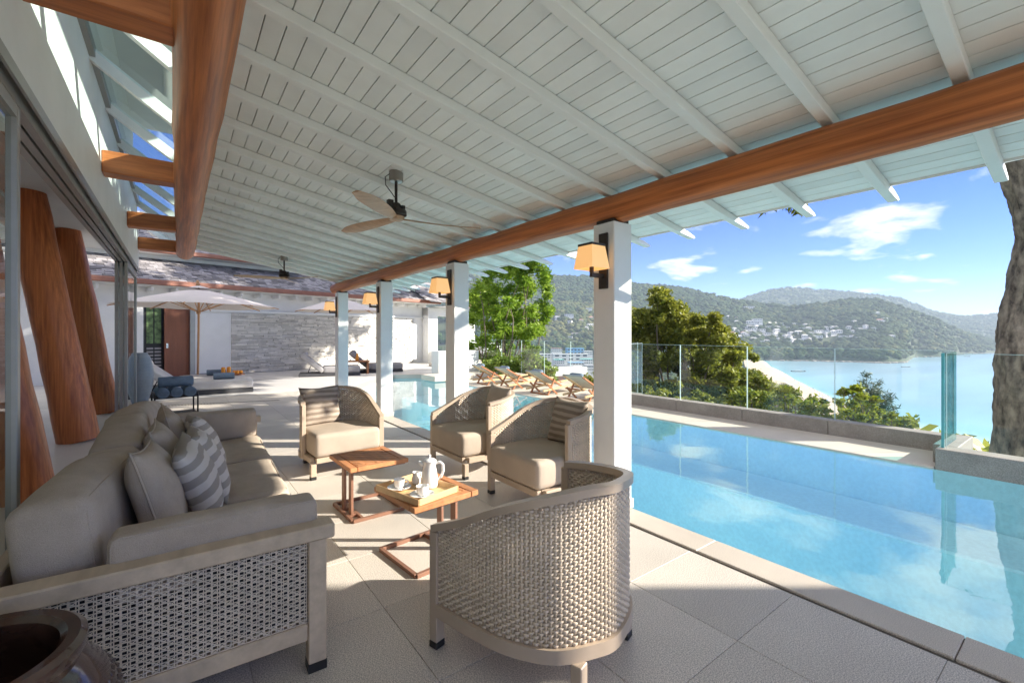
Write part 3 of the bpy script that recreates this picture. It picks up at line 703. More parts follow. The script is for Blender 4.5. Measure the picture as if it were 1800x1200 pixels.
def pillow(name, label, mat_, loc, rot, s=.47, th=.17, seed=1, group='throw pillows on the sofa', pipe=True):
    bm, rim = pillow_bm(s, th, 18, seed)
    r = thing(name, label, 'pillow', loc, 0, group); r.rotation_euler = rot
    bm_build(bm, 'pillow_body', mat_, r)
    if pipe: MB().tube(rim, .0045, 6, caps=False).build('piping', mat_, r, smooth=True)
    return r
SXW = sofa.matrix_basis
def on_sofa(x, y, z): return Matrix.Translation(sofa.location) @ Matrix.Rotation(R(-2.2), 4, 'Z') @ Vector((x, y, z))
for k, (y, x, lb) in enumerate(((-.86, -.07, 'plain taupe piped throw pillow leaning on the sofa, nearest the cane end'), (-.28, -.07, 'plain taupe throw pillow in the middle of the sofa'), (.36, -.06, 'plain taupe throw pillow farthest along the sofa'))):
    pillow('throw_pillow', lb, FAB, on_sofa(x, y, .655), (R(-16), R(4 - 4 * k), R(90 - 6 + 5 * k)), .48, .17, k)
for k, (y, x, lb) in enumerate(((-.66, .08, 'striped grey and cream throw pillow nearest the cane end of the sofa'), (-.34, .12, 'striped grey and cream throw pillow behind another striped one'), (.22, .11, 'striped grey and cream throw pillow farthest along the sofa'))):
    pillow('throw_pillow', lb, STRIPE, on_sofa(x, y, .645), (R(-22), R(-5 + 5 * k), R(90 - 4 + 4 * k)), .44, .16, k + 5, pipe=False)

# ================================================================== ARMCHAIRS (one long arm, one short arm)
CWD, CDP = .72, .74
def rim_path(n=80):
    """plan points of the shell, from the long arm's front, round the back, to the short arm's end (front = -y, long arm at +x)"""
    hw = CWD / 2; pts = []
    ctrl = [(hw - .012, -CDP / 2), (hw, -.15), (hw - .01, .05), (hw - .075, .22), (hw - .20, .325), (.05, CDP / 2 - .002), (-.16, .335), (-hw + .085, .235), (-hw + .012, .06), (-hw, -.10)]
    # Catmull-Rom
    P = [Vector(c) for c in ctrl]; P = [P[0] * 2 - P[1]] + P + [P[-1] * 2 - P[-2]]
    for i in range(1, len(P) - 2):
        for k in range(14):
            t = k / 14; a, b_, c, d = P[i - 1], P[i], P[i + 1], P[i + 2]
            pts.append(.5 * ((2 * b_) + (-a + c) * t + (2 * a - 5 * b_ + 4 * c - d) * t * t + (-a + 3 * b_ - 3 * c + d) * t ** 3))
    pts.append(P[-2]); L_ = [0]
    for a, b_ in zip(pts[:-1], pts[1:]): L_.append(L_[-1] + (b_ - a).length)
    out = []
    for i in range(n + 1):
        s = L_[-1] * i / n; j = max(k for k in range(len(L_)) if L_[k] <= s + 1e-9); j = min(j, len(pts) - 2)
        f = (s - L_[j]) / max(1e-9, L_[j + 1] - L_[j]); out.append(pts[j].lerp(pts[j + 1], f))
    return out, L_[-1]
def rim_h(f):
    # height of the top edge along the shell, low at the long arm's front
    K = [(0, .548), (.12, .625), (.25, .725), (.38, .79), (.50, .808), (.65, .785), (.82, .75), (1, .715)]
    for i in range(len(K) - 1):
        a, x = K[i]; b_, y = K[i + 1]
        if f <= b_ + 1e-9:
            def sl(q): 
                if q in (0, len(K) - 1): return (K[1][1] - K[0][1]) / (K[1][0] - K[0][0]) if q == 0 else (K[-1][1] - K[-2][1]) / (K[-1][0] - K[-2][0])
                return (K[q + 1][1] - K[q - 1][1]) / (K[q + 1][0] - K[q - 1][0])
            t = (f - a) / (b_ - a); d = b_ - a; return (2 * t ** 3 - 3 * t * t + 1) * x + (t ** 3 - 2 * t * t + t) * d * sl(i) + (-2 * t ** 3 + 3 * t * t) * y + (t ** 3 - t * t) * d * sl(i + 1)
    return K[-1][1]
def chair_meshes(mx):
    """meshes of the armchair; mx = -1 mirrors it"""
    res = {}
    def P3(x, y, z): return Vector((x * mx, y, z))
    n = 84; pts, Lt = rim_path(n); nor = []
    for i in range(n + 1):
        d = (pts[min(i + 1, n)] - pts[max(i - 1, 0)]).normalized(); nor.append(Vector((d.y, -d.x)))
    # rim rail and bottom rail as swept rectangles
    def sweep(off0, off1, zf0, zf1):
        b = MB(); rows = []
        for i in range(n + 1):
            f = i / n; o0 = pts[i] + nor[i] * off0; o1 = pts[i] + nor[i] * off1
            rows.append([P3(o0.x, o0.y, zf0(f)), P3(o1.x, o1.y, zf0(f)), P3(o1.x, o1.y, zf1(f)), P3(o0.x, o0.y, zf1(f)), P3(o0.x, o0.y, zf0(f))])
        b.grid(rows); k = len(rows) * 5
        b.f.append((0, 1, 2, 3)); b.f.append((k - 5, k - 2, k - 3, k - 4)); return b
    res['rim_rail'] = (sweep(-.022, .022, lambda f: rim_h(f) - .032, lambda f: rim_h(f)), CHAIRF, 'auto', False)
    res['bottom_rail'] = (sweep(-.018, .018, lambda f: .15, lambda f: .205), CHAIRF, 'auto', False)
    # woven shell: stakes and wefts
    w = MB(); pit = Lt / n
    for i in range(0, n + 1, 1):
        a = pts[i]; w.bar(P3(a.x, a.y, .20), P3(a.x, a.y, rim_h(i / n) - .028), 
            .0108, .003, up=tuple(P3(nor[i].x, nor[i].y, 0)), tint=.45)
    rowp = .0130; nr = int((.80 - .205) / rowp)
    sub = 4
    for j in range(nr):
        z = .213 + j * rowp; cur = []
        runs = []; ph = j % 2
        for q in range((n) * sub + 1):
            f = q / (n * sub); i = min(int(q // sub), n - 1); t = q / sub - i
            if z > rim_h(f) - .036:
                if len(cur) > 2: runs.append(cur)
                cur = []; continue
            a = pts[i].lerp(pts[i + 1], t); nn = nor[i].lerp(nor[i + 1], t)
            s = math.cos(math.pi * (q / sub + ph)) ; s = max(-1, min(1, s * 1.6)) * .0042
            zz = z + .0012 * math.sin(q * .37 + j)
            cur.append((a + nn * s, nn, zz))
        if len(cur) > 2: runs.append(cur)
        hj = .0063 * random.uniform(.86, 1.05)
        for run in runs:
            rows = []
            for c, nn, zz in run:
                hgt = hj; th = .0018
                rows.append([P3(c.x + nn.x * o, c.y + nn.y * o, zz + d) for o, d in ((th, -hgt * .7), (th * 1.5, 0), (th, hgt * .7), (-th, hgt), (-th, -hgt), (th, -hgt * .7))])
            w.grid(rows, tint=.15 + .7 * random.random())
    res['woven_shell'] = (w, WEAVE, True, True)
    # legs
    hw = CWD / 2
    for k, (x, y, zt) in enumerate(((hw - .02, -CDP / 2 + .01, .52), (-hw + .02, -CDP / 2 + .01, .150), (hw - .13, .30, .150), (-hw + .13, .29, .150))):
        b = MB(); 
        for q in (b,): q.box(-.026, .026, -.024, .024, .03, zt, Matrix.Translation(P3(x, y, 0)))
        res['leg%d' % k] = (b, CHAIRF, False, False)
        c = MB().box(-.027, .027, -.025, .025, 0, .031, Matrix.Translation(P3(x, y, 0))); res['cap%d' % k] = (c, BLACK, False, False)
    sp = MB(); e = pts[-1]; sp.box(-.02, .02, -.022, .022, .206, rim_h(1) - .03, Matrix.Translation(P3(e.x, e.y, 0))); res['arm_post'] = (sp, CHAIRF, False, False)
    fr = MB(); fr.box(-hw + .046, hw - .046, -CDP / 2 - .012, -CDP / 2 + .03, .15, .20); fr.box(-.02, .02, -CDP / 2 + .04, -.085, .15, .203, Matrix.Translation(P3(-hw + .02, 0, 0))); fr.prism([(-hw + .05, -.33), (hw - .05, -.33), (hw - .05, .04), (hw - .12, .18), (.12, .30), (-.12, .30), (-hw + .12, .18), (-hw + .05, .04)], .165, .198)
    res['apron'] = (fr, CHAIRF, False, False)
    return {k: (b.mesh(k.rstrip('0123456789'), m, s, tints=t, bevel=(0 if s else .004)), ) for k, (b, m, s, t) in res.items()}
def chair_seat(mx):
    bm = soft_box(CWD - .06, CDP - .07, .225, 16, 11, .045, .003, 5)
    for v in bm.verts:
        y = v.co.y
        if y > .05:
            k = (y - .05) / .3; lim = (CWD / 2 - .03) * (1 - .42 * min(1, k) ** 2.2)
            v.co.x = max(-lim, min(lim, v.co.x))
        v.co.x *= 1
    me = bpy.data.meshes.new('seat_cushion'); bm.to_mesh(me); bm.free(); me.materials.append(SEATF); me.polygons.foreach_set('use_smooth', [True] * len(me.polygons)); return me
CH = {1: chair_meshes(1), -1: chair_meshes(-1)}; SEATM = chair_seat(1)
def armchair(mx, loc, rz, label):
    r = thing('woven_armchair', label, 'armchair', loc, rz, 'woven barrel armchairs')
    lg = {}
    for k, (me,) in CH[mx].items():
        nm = k.rstrip('0123456789')
        if nm == 'cap': put('foot_cap', me, lg[k[-1]])
        else:
            o = put(nm, me, r)
            if nm == 'leg': lg[k[-1]] = o
            if nm == 'woven_shell': stuff(o)
    put('seat_cushion', SEATM, r, (0, -.06, .315))
    return r
def on(loc, rz, x, y, z): return Vector(loc) + Matrix.Rotation(rz, 3, 'Z') @ Vector((x, y, z))
A1, Z1 = (1.36, 4.96, 0), R(3)
A2, Z2 = (2.58, 4.06, 0), R(-90)
A3, Z3 = (2.57, 2.92, 0), R(-90)
A4, Z4 = (1.36, 1.56, 0), R(196)
armchair(1, A1, Z1, 'woven armchair with a striped pillow facing along the terrace towards the tables')
armchair(-1, A2, Z2, 'woven armchair with a plain taupe pillow, back to the pool')
armchair(-1, A3, Z3, 'woven armchair with a brown striped pillow beside the nearest white column')
armchair(1, A4, Z4, 'empty woven armchair with its strap-weave back turned, across from the tray table')
pillow('chair_pillow', 'beige striped pillow on the armchair beyond the empty table', STRIPEC, on(A1, Z1, -.10, .20, .62), (R(-16), 0, Z1 + R(4)), .43, .15, 31, 'pillows on the armchairs', False)
pillow('chair_pillow', 'plain taupe pillow standing upright in an armchair', SEATF, on(A2, Z2, .05, .22, .64), (R(-12), R(3), Z2 + R(-4)), .42, .14, 32, 'pillows on the armchairs', False)
pillow('chair_pillow', 'brown striped pillow on the armchair beside the white column', STRIPEC, on(A3, Z3, .02, .22, .62), (R(-16), 0, Z3), .42, .15, 33, 'pillows on the armchairs', False)

# ================================================================== SIDE TABLES
def side_table(loc, rz, label):
    r = thing('side_table', label, 'table', loc, rz, 'teak side tables')
    w, d, h = .46, .50, .415; T = .032
    # mitred frame of boards and diagonal infill slats, each a board
    def board(poly, z0=h - T, z1=h): return MB().prism(poly, z0, z1).build('slat', TEAK, r, bevel=.002)
    fw = .052; x0, x1, y0, y1 = -w / 2, w / 2, -d / 2, d / 2
    for k in range(2):
        o = k * (fw + .005)
        board([(x0 + .056 + o * 0, y0), (x1, y0), (x1, y0 + fw), (x0 + .056, y0 + fw)]) if k == 0 else None
    board([(x0, y0), (x0 + .052, y0), (x0 + .052, y1), (x0, y1)])
    board([(x0 + .057, y1 - fw), (x1, y1 - fw), (x1, y1), (x0 + .057, y1)])
    board([(x1 - .052, y0 + fw + .005), (x1, y0 + fw + .005), (x1, y1 - fw - .005), (x1 - .052, y1 - fw - .005)])
    ax0, ax1, ay0, ay1 = x0 + .060, x1 - .060, y0 + fw + .008, y1 - fw - .008
    n = 9; W = ax1 - ax0; H = ay1 - ay0; S = W + H
    def clip(a, b_):
        # band a <= (x-ax0)+(y-ay0)*W/H*... <= b along the diagonal
        pts = []
        def edge(v):
            P = []
            for (px, py) in ((v, 0), (v - H, H)):
                pass
            lo = max(0, v - H); hi = min(W, v)
            return (lo, v - lo), (hi, v - hi)
        p, q = edge(a); s, t = edge(b_)
        poly = [q, t]
        if a < W < b_: poly.insert(1, (W, 0))
        poly += [s, p] if True else []
        if a < H < b_: poly.insert(len(poly) - 1, (0, H))
        return [(ax0 + x, ay0 + y) for x, y in poly]
    for k in range(n):
        a = S * k / n + (.006 if k else .02); b_ = S * (k + 1) / n - (.006 if k < n - 1 else .02)
        board(clip(a, b_), h - T + .004, h - .001)
    one('box', x0 + .02, x1 - .02, y0 + .02, y1 - .02, h - T - .012, h - T - .002).build('under_frame', TMET, r)
    lg = MB(); lg.bar((x0 + .06, .07, .02), (x0 + .06, .07, h - T - .012), .055, .02, up=(1, 0, 0)); lg.build('leg', TMET, r, bevel=.002)
    lg = MB(); lg.bar((x0 + .06, -.09, .02), (x0 + .06, -.09, h - T - .012), .055, .02, up=(1, 0, 0)); lg.build('leg', TMET, r, bevel=.002)
    bz = MB(); q = .012
    bx0, bx1, by0, by1 = x0 + .03, x1 - .03, y0 + .03, y1 - .03
    for (a, c) in (((bx0, by0), (bx1, by0)), ((bx1, by0), (bx1, by1)), ((bx1, by1), (bx0, by1)), ((bx0, by1), (bx0, by0))): bz.bar((*a, q), (*c, q), .026, .024)
    bz.bar((bx0 + .075, by0, q), (bx0 + .075, by1, q), .022, .0235)
    for yy in (-.09, .07): bz.bar((bx0, yy, q), (bx0 + .075, yy, q), .05, .022)
    bz.build('base_frame', TMET, r, bevel=.002)
    return r
TB1 = (1.23, 3.58, 0); TB2 = (1.27, 2.62, 0)
side_table(TB1, R(2), 'empty teak slat side table on a copper-brown metal frame')
side_table(TB2, R(186), 'teak slat side table carrying the tray with the coffee set')
# tray and coffee set
trz = .416; TR = R(14)
tray_p = Vector((1.20, 2.60, trz))
tray = thing('serving_tray', 'rectangular bamboo serving tray on the teak side table', 'tray', tray_p, TR)
one('box', -.15, .15, -.20, .20, 0, .008).build('tray_base', BAMB, tray)
for a in ((-.158, -.1505, -.21, .21), (.1505, .158, -.21, .21)): one('box', *a, 0, .038).build('tray_side', BAMB, tray, bevel=.002)
for a in ((-.15, .15, -.21, -.2005), (-.15, .15, .2005, .21)): one('box', *a, 0, .038).build('tray_side', BAMB, tray, bevel=.002)
def ontray(x, y): 
    v = Matrix.Rotation(TR, 3, 'Z') @ Vector((x, y, 0)); return tray_p + v + Vector((0, 0, .0085))
pot = thing('coffee_pot', 'tall white porcelain coffee pot with knob lid on the tray', 'pot', ontray(.085, -.02), R(150))
one('lathe', [(.040, 0), (.050, .006), (.053, .03), (.052, .06), (.046, .10), (.040, .13), (.039, .15), (.043, .165)], 28).build('pot_body', PORC, pot, smooth='auto')
ld = one('lathe', [(.044, .165), (.043, .171), (.030, .180), (.010, .186), (.006, .192), (.010, .199), (.008, .206), (.001, .208)], 24).build('lid', PORC, pot, smooth=True)
MB().tube([(.040, 0, .145), (.052, 0, .152), (.064, 0, .163), (.070, 0, .166)], [.020, .014, .009, .007], 12).build('spout', PORC, pot, smooth=True)
MB().tube([(-.038, 0, .150), (-.065, 0, .158), (-.084, 0, .140), (-.086, 0, .10), (-.074, 0, .065), (-.050, 0, .045)], .0065, 8, flat=1.4).build('handle', PORC, pot, smooth=True)
def cup(loc, rz, label, label2):
    s = tag(one('lathe', [(.028, 0), (.036, .003), (.060, .010), (.073, .015), (.073, .017), (.058, .0135), (.034, .007), (.012, .006)], 28).build('saucer', PORC, None, 'auto', loc=loc), label2, 'saucer', 'saucers on the tray')
    l2 = Vector(loc) + Vector((0, 0, .0075))
    r = thing('coffee_cup', label, 'cup', l2, rz, 'white cups on the tray')
    one('lathe', [(.020, 0), (.022, .003), (.030, .012), (.034, .030), (.036, .055), (.0345, .055), (.032, .030), (.027, .014), (.010, .008)], 24, closed=True).build('cup_body', PORC, r, smooth='auto')
    MB().tube([(.033, 0, .046), (.050, 0, .048), (.056, 0, .036), (.050, 0, .022), (.032, 0, .018)], .0035, 8, flat=1.5).build('handle', PORC, r, smooth=True)
    q = Vector(loc) + Vector((0, 0, .017)); 
    sp = MB(); sp.tube([(-.045, -.045, .004), (0, -.050, .002), (.028, -.048, .001)], [.0022, .0018, .0022], 6); sp.lathe([(.002, -.002), (.010, 0), (.008, .0025), (.001, .003)], 12, (.040, -.047, .002))
    tag(sp.build('teaspoon', STEEL, None, True, loc=q, rot=(0, 0, rz)), 'steel teaspoon on the ' + label2.replace('white ', ''), 'spoon', 'teaspoons on the tray')
cup(ontray(-.06, .10), R(-30), 'white coffee cup toward the empty table on the tray', 'white saucer under the cup toward the empty table')
cup(ontray(-.05, -.11), R(20), 'white coffee cup in front of the pot near the tray corner', 'white saucer under the cup near the tray corner')
jug = thing('milk_jug', 'small white porcelain milk jug beside the coffee pot', 'jug', ontray(.075, .10), R(200))
one('lathe', [(.022, 0), (.028, .006), (.030, .03), (.024, .055), (.026, .075), (.0245, .075), (.022, .055), (.010, .01)], 20).build('jug_body', PORC, jug, smooth='auto')
MB().tube([(-.024, 0, .065), (-.044, 0, .062), (-.046, 0, .035), (-.028, 0, .022)], .0035, 8).build('handle', PORC, jug, smooth=True)
MB().tube([(.020, 0, .068), (.032, 0, .078)], [.010, .005], 8).build('spout', PORC, jug, smooth=True)

# ================================================================== DARK JAR in the corner
jar = thing('glazed_jar', 'big dark brown glazed jar with rows of stamped scales near the sofa end', 'jar', (-.43, 1.64, 0))
PR = [(.16, 0), (.19, .01), (.26, .12), (.305, .26), (.315, .36), (.302, .44), (.270, .50), (.235, .535), (.222, .55), (.228, .565), (.238, .585), (.236, .605), (.222, .615), (.196, .613), (.182, .600), (.178, .57), (.20, .52), (.28, .40), (.29, .28), (.22, .08), (.05, .03)]
one('lathe', PR, 72).build('jar_body', JAR, jar, smooth='auto')
sc = MB(); seg = 56
def jr(z):
    for (a, x), (b_, y) in zip([(p[1], p[0]) for p in PR[:9]][:-1], [(p[1], p[0]) for p in PR[:9]][1:]):
        if a <= z <= b_: return x + (y - x) * (z - a) / (b_ - a)
    return .2
for j in range(11):
    z = .20 + j * .027; r0 = jr(z) + .002
    for k in range(seg):
        q = 2 * math.pi * (k + .5 * (j % 2)) / seg; c = Vector((r0 * math.cos(q), r0 * math.sin(q), z)); nx = Vector((math.cos(q), math.sin(q), 0)); ty = Vector((-math.sin(q), math.cos(q), 0))
        slope = (jr(z + .012) - jr(z - .012)) / .024; up = Vector((nx.x * slope, nx.y * slope, 1)).normalized(); no = ty.cross(up).normalized()
        if no.dot(nx) < 0: no = -no
        rw = math.pi * r0 / seg * .92; V = [c + no * .0045]
        for m_ in range(8):
            a_ = 2 * math.pi * m_ / 8; V.append(c + ty * (rw * math.cos(a_)) + up * (.0125 * math.sin(a_)) - no * .003)
        sc.add(V, [(0, 1 + m_, 1 + (m_ + 1) % 8) for m_ in range(8)])
stuff(sc.build('stamped_scales', JAR, jar, smooth=True))

# ================================================================== CEILING FANS
def fan(w, t, a0, label):
    zc = zr(w) + .065
    r = thing('ceiling_fan', label, 'fan', (w, t, 0), 0, 'three-blade ceiling fans'); zh = 2.44
    one('lathe', [(.058, zc - .085), (.062, zc - .08), (.062, zc + .004), (.02, zc + .005)], 24).build('canopy', mat('nickel_%d' % int(t), (.38, .35, .32), .3, .05, 6, metal=.9), r, smooth='auto')
    one('lathe', [(.013, zh + .10), (.013, zc - .07)], 12).build('down_rod', DARKM, r, smooth='auto')
    mo = MB(); mo.lathe([(.03, zh + .12), (.045, zh + .10), (.045, zh + .07), (.085, zh + .06), (.092, zh + .045), (.092, zh + .012), (.07, zh)], 24); mo.build('motor', DARKM, r, smooth='auto')
    one('box', .04, .075, -.03, .03, zh + .07, zh + .105).build('motor_bracket', DARKM, r, bevel=.004); one('box', -.08, -.03, -.025, .025, zh + .07, zh + .14).build('motor_bracket', DARKM, r, bevel=.004)
    MB().tube([(-.055, .0, zc - .02), (-.10, 0, zc - .06), (-.095, 0, zc - .13), (-.04, 0, zc - .19), (-.015, 0, zh + .17)], .004, 6).build('cable', BLACK, r, smooth=True)
    one('lathe', [(.075, zh - .001), (.06, zh - .03), (.02, zh - .04), (.002, zh - .041)], 24).build('hub', FANW, r, smooth='auto')
    for b_ in range(3):
        a = a0 + b_ * R(120); M_ = Matrix.Rotation(a, 4, 'Z'); rows = []; n = 18
        for i in range(n + 1):
            f = i / n; x = .03 + f * .76; c = .030 + .040 * math.sin(min(1, f * 1.25) * math.pi * .62) - .045 * max(0, f - .82) / .18 * .8
            c = max(.012, c); tw = R(22) * (1 - .5 * f); yoff = .03 * math.sin(f * 2.6); zoff = zh - .018 - .03 * f + .02 * f * f
            row = []
            for u, th in ((-1, 0), (-.5, .007), (0, .009), (.5, .007), (1, 0), (.5, -.004), (0, -.005), (-.5, -.004), (-1, 0)):
                y = u * c; row.append(M_ @ Vector((x, yoff + y * math.cos(tw) , zoff + y * math.sin(tw) + th)))
            rows.append(row)
        m_ = MB().grid(rows); k0 = len(rows) * 9; m_.f.append(tuple(range(k0 - 9, k0 - 1))); m_.f.append(tuple(range(7, -1, -1)))
        m_.build('blade', FANW, r, smooth='auto')
FANW = mat('fan_blade_wood', (.46, .29, .17), .4, .18, 5, stretch=(1.2, 6, 6), bump=.03, bscale=20)
fan(1.55, 3.79, R(106), 'three-blade wooden ceiling fan over the seating group')
fan(1.56, 9.07, R(60), 'three-blade wooden ceiling fan at the far end of the veranda')

# ================================================================== TOWEL RACK, DAYBED, VASE
rk = thing('towel_rack', 'black metal towel rack holding rolled blue-grey towels behind the sofa', 'rack', (-.04, 9.3, 0), R(8)); rk.scale = (1.42, 1.3, 1.0)
for x in (-.20, .20):
    MB().tube([(x, -.14, 0), (x, -.14, .36), (x, -.12, .42), (x, 0, .46), (x, .12, .42), (x, .14, .36), (x, .14, 0)], .009, 8).build('side_frame', BLACK, rk, smooth=True)
for i, z in enumerate((.10, .36)):
    s = MB()
    for k in range(5): s.bar((-.20, -.12 + .06 * k, z), (.20, -.12 + .06 * k, z), .012, .008)
    s.build('shelf', BLACK, rk)
def towel(loc, rz, L_, r, label, grp):
    b = MB(); n = 22; t = thing('rolled_towel', label, 'towel', loc, rz, grp)
    prof = []
    b.tube([(0, -L_ / 2, 0), (0, -L_ / 2 + .01, 0), (0, 0, .002), (0, L_ / 2 - .01, 0), (0, L_ / 2, 0)], [r * .95, r, r * 1.02, r, r * .95], 22); b.build('roll', BLUET, t, smooth='auto')
    sp = [(Vector((math.cos(a) * r * (.2 + .68 * a / 18), -L_ / 2 - .002, math.sin(a) * r * (.2 + .68 * a / 18)))) for a in [k * .45 for k in range(41)]]
    MB().tube(sp, .006, 5).build('roll_edge', BLUET, t, smooth=True)
for k in range(3): towel((-.22 + .178 * k, 9.26 + .025 * k, .452), R(8), .42, .084, ('rolled blue-grey towel on the rack toward the stacked doors', 'middle rolled blue-grey towel on the rack', 'rolled blue-grey towel on the rack toward the armchairs')[k], 'rolled towels on the rack')
towel((-.03, 9.30, .612), R(98), .46, .085, 'blue-grey rolled towel lying crosswise on the other towels', 'rolled towels on the rack')

def chaise(loc, rz, label, W=.80, L_=2.05, cm=LGREY, bolster=True, h=.22):
    """low upholstered chaise, head at -x end raised, foot towards +x"""
    r = thing('chaise_lounger', label, 'lounger', loc, rz, 'low upholstered chaise loungers')
    one('box', -L_ / 2, L_ / 2, -W / 2, W / 2, .0, .10).build('base', DGREY, r, bevel=.01)
    bm_build(soft_box(L_ * .62, W, h, 8, 8, .03, .003, 2), 'seat_cushion', cm, r, (L_ * .19, 0, .10 + h / 2))
    bm_build(soft_box(L_ * .46, W, h * .75, 8, 8, .03, .003, 3), 'back_cushion', cm, r, (-L_ * .29, 0, .44), (0, R(40), 0))
    MB().bar((-L_ * .36, 0, .10), (-L_ * .30, 0, .42), .03, .02).build('prop', BLACK, r)
    if bolster: bm_build(soft_box(.18, W * .8, .17, 6, 2.4, .0, .002, 4), 'bolster', cm, r, (-L_ * .40, 0, .72), (0, R(40), 0))
    return r
chaise((.35, 13.0, 0), R(-4), 'wide pale grey chaise lounger with charcoal base in front of the door', 1.0, 2.3)
chaise((.25, 14.1, 0), R(-4), 'second pale grey chaise lounger, beyond the one with rolled towel', 1.0, 2.3)
chaise((4.15, 15.9, 0), R(-14), 'grey chaise lounger in front of the ledge-stone wall', .8, 1.9, MGREY)
chaise((5.9, 16.4, 0), R(-14), 'grey chaise lounger between the small table and the white pillar', .8, 1.9, MGREY)
towel((.88, 12.7, .40), R(86), .42, .075, 'dark blue-grey rolled towel lying on the wide chaise', 'rolled towels on chaises')
towel((.80, 13.95, .40), R(86), .42, .075, 'dark blue-grey rolled towel on the second chaise', 'rolled towels on chaises')
ft = thing('fruit_board', 'wooden board with orange drinks and fruit on the chaise', 'tray', (1.12, 13.72, .33), R(20))
one('box', -.28, .28, -.12, .12, 0, .02).build('board', RWOOD, ft, bevel=.005)
for x, y in ((-.2, 0), (-.05, .04)):
    g = one('lathe', [(.035, .02), (.045, .06), (.048, .20), (.03, .22)], 14, (x, y, 0)).build('juice_glass', ORANGE, ft, smooth='auto')
for k in range(7): one('lathe', [(.005, .0), (.04, .02), (.045, .045), (.03, .075), (.004, .085)], 12, (.06 + .03 * k, .05 * math.sin(k * 2.1), .02 + .015 * (k % 2))).build('fruit', ORANGE, ft, smooth=True)
sdt = thing('low_table', 'low brown wooden table between the grey chaises', 'table', (5.08, 16.0, 0), R(-14))
one('box', -.42, .42, -.3, .3, .42, .46).build('table_top', RWOOD, sdt, bevel=.005)
for x in (-.36, .36): one('box', x - .03, x + .03, -.25, .25, 0, .42).build('leg', RWOOD, sdt)
jg = tag(one('lathe', [(.05, 0), (.06, .03), (.06, .13), (.04, .17), (.03, .24), (.04, .25)], 14).build('juice_jug', ORANGE, None, 'auto', loc=(5.1, 16.0, .461)), 'orange juice jug on the low brown table', 'jug')
vs = thing('floor_vase', 'tall blue-grey ribbed floor vase beside the stacked glass doors', 'vase', (-.62, 11.75, 0))
VP = []
for i in range(41):
    f = i / 40; rr_ = .115 + .115 * math.sin(min(1, f * 1.02) * math.pi * .82 + .15) ** 1.3 - .03 * max(0, f - .9) / .1
    VP.append((rr_ + .004 * math.sin(f * 150), f * 1.02))
one('lathe', VP + [(VP[-1][0] - .03, 1.02), (.1, .9)], 36).build('vase_body', VASE, vs, smooth=True)

# ================================================================== PARASOLS
def parasol(loc, rad, zr_, zt, label, rz=0, sq=4):
    r = thing('parasol', label, 'parasol', loc, rz, 'off-white market parasols')
    MB().tube([(0, 0, 0), (.02, 0, zt * .5), (.03, 0, zt + .12)], .027, 12).build('pole', PWOOD, r, smooth='auto')
    one('lathe', [(.05, zt + .08), (.035, zt + .13), (.045, zt + .17), (.02, zt + .22), (.002, zt + .225)], 12).build('finial', PWOOD, r, smooth=True)
    n = sq * 2; nr = 8; rows = []
    for k in range(n * 3 + 1):
        a = 2 * math.pi * k / (n * 3); q = (a % (math.pi / 4 * (8 / n))) ; row = []
        half = math.pi / n; loc_a = (a + half) % (2 * half) - half
        R_ = rad
        for j in range(nr + 1):
            f = j / nr; dip = .03 * f * (1 - (loc_a / half) ** 2)
            row.append(Vector((.03 + R_ * f * math.cos(a), R_ * f * math.sin(a), zt - (zt - zr_) * (f ** 1.12) - dip)))
        rows.append(row)
    MB().grid(rows).build('canopy', CANVAS, r, smooth=True)
    rows = [[Vector((.03 + .28 * f * rad / 1.8 * math.cos(2 * math.pi * k / 16), .28 * f * rad / 1.8 * math.sin(2 * math.pi * k / 16), zt + .09 - .09 * f)) for f in (0, .5, 1)] for k in range(17)]
    MB().grid(rows).build('vent_cap', CANVAS, r, smooth=True)
    for k in range(n):
        a = 2 * math.pi * (k + .5) / n; c, s = math.cos(a), math.sin(a)
        MB().bar((.05 * c + .03, .05 * s, zt - .03), (rad * c * 1.03 + .03, rad * s * 1.03, zr_ - .045), .022, .022).build('rib', PWOOD, r)
        MB().bar((.03 + .04 * c, .04 * s, zt - .62), (.03 + rad * .5 * c, rad * .5 * s, zt - .03 - (zt - zr_) * .47), .018, .018).build('strut', PWOOD, r)
    one('lathe', [(.05, zt - .68), (.05, zt - .58)], 12, (.02, 0, 0)).build('collar', PWOOD, r)
    one('lathe', [(.28, 0), (.28, .05), (.05, .07), (.045, .3)], 20).build('stand', STEEL, r, smooth='auto')
parasol((.42, 14.65, 0), 1.85, 2.16, 2.62, 'large off-white parasol over the pale chaises in front of the door', R(12))
parasol((4.75, 16.9, 0), 1.5, 2.25, 2.72, 'off-white parasol by the low table at the ledge-stone wall', R(0))

# ================================================================== FAR BUILDING
F0 = Vector((1.45, 18.5, 0)); FD = Vector((.971, .235, 0)).normalized(); FN = Vector((FD.y, -FD.x, 0))   # FN towards the terrace
FM = Matrix(((FD.x, -FN.x, 0, F0.x), (FD.y, -FN.y, 0, F0.y), (0, 0, 1, 0), (0, 0, 0, 1)))   # local: x along, y = away from the terrace
def sx(px):
    k = (px - 900) / FPX
    # point F0 + s FD seen at px
    A = FT * FD.x - FW * FD.y - k * (FW * FD.x + FT * FD.y); B = FT * F0.x - FW * F0.y - k * (FW * F0.x + FT * F0.y)
    return -B / A
fb = thing('far_house', 'white garden house with grey shingle roofs, ledge-stone panel and brown door', 'house')
fb.matrix_world = FM
SA0, SD0, SD1, SS0, SS1, SE = sx(30), sx(252), sx(340), sx(406), sx(727), sx(742)
def fbx(name, x0, x1, y0, y1, z0, z1, m, par=fb, bevel=0): return one('box', x0, x1, y0, y1, z0, z1).build(name, m, par, bevel=bevel)
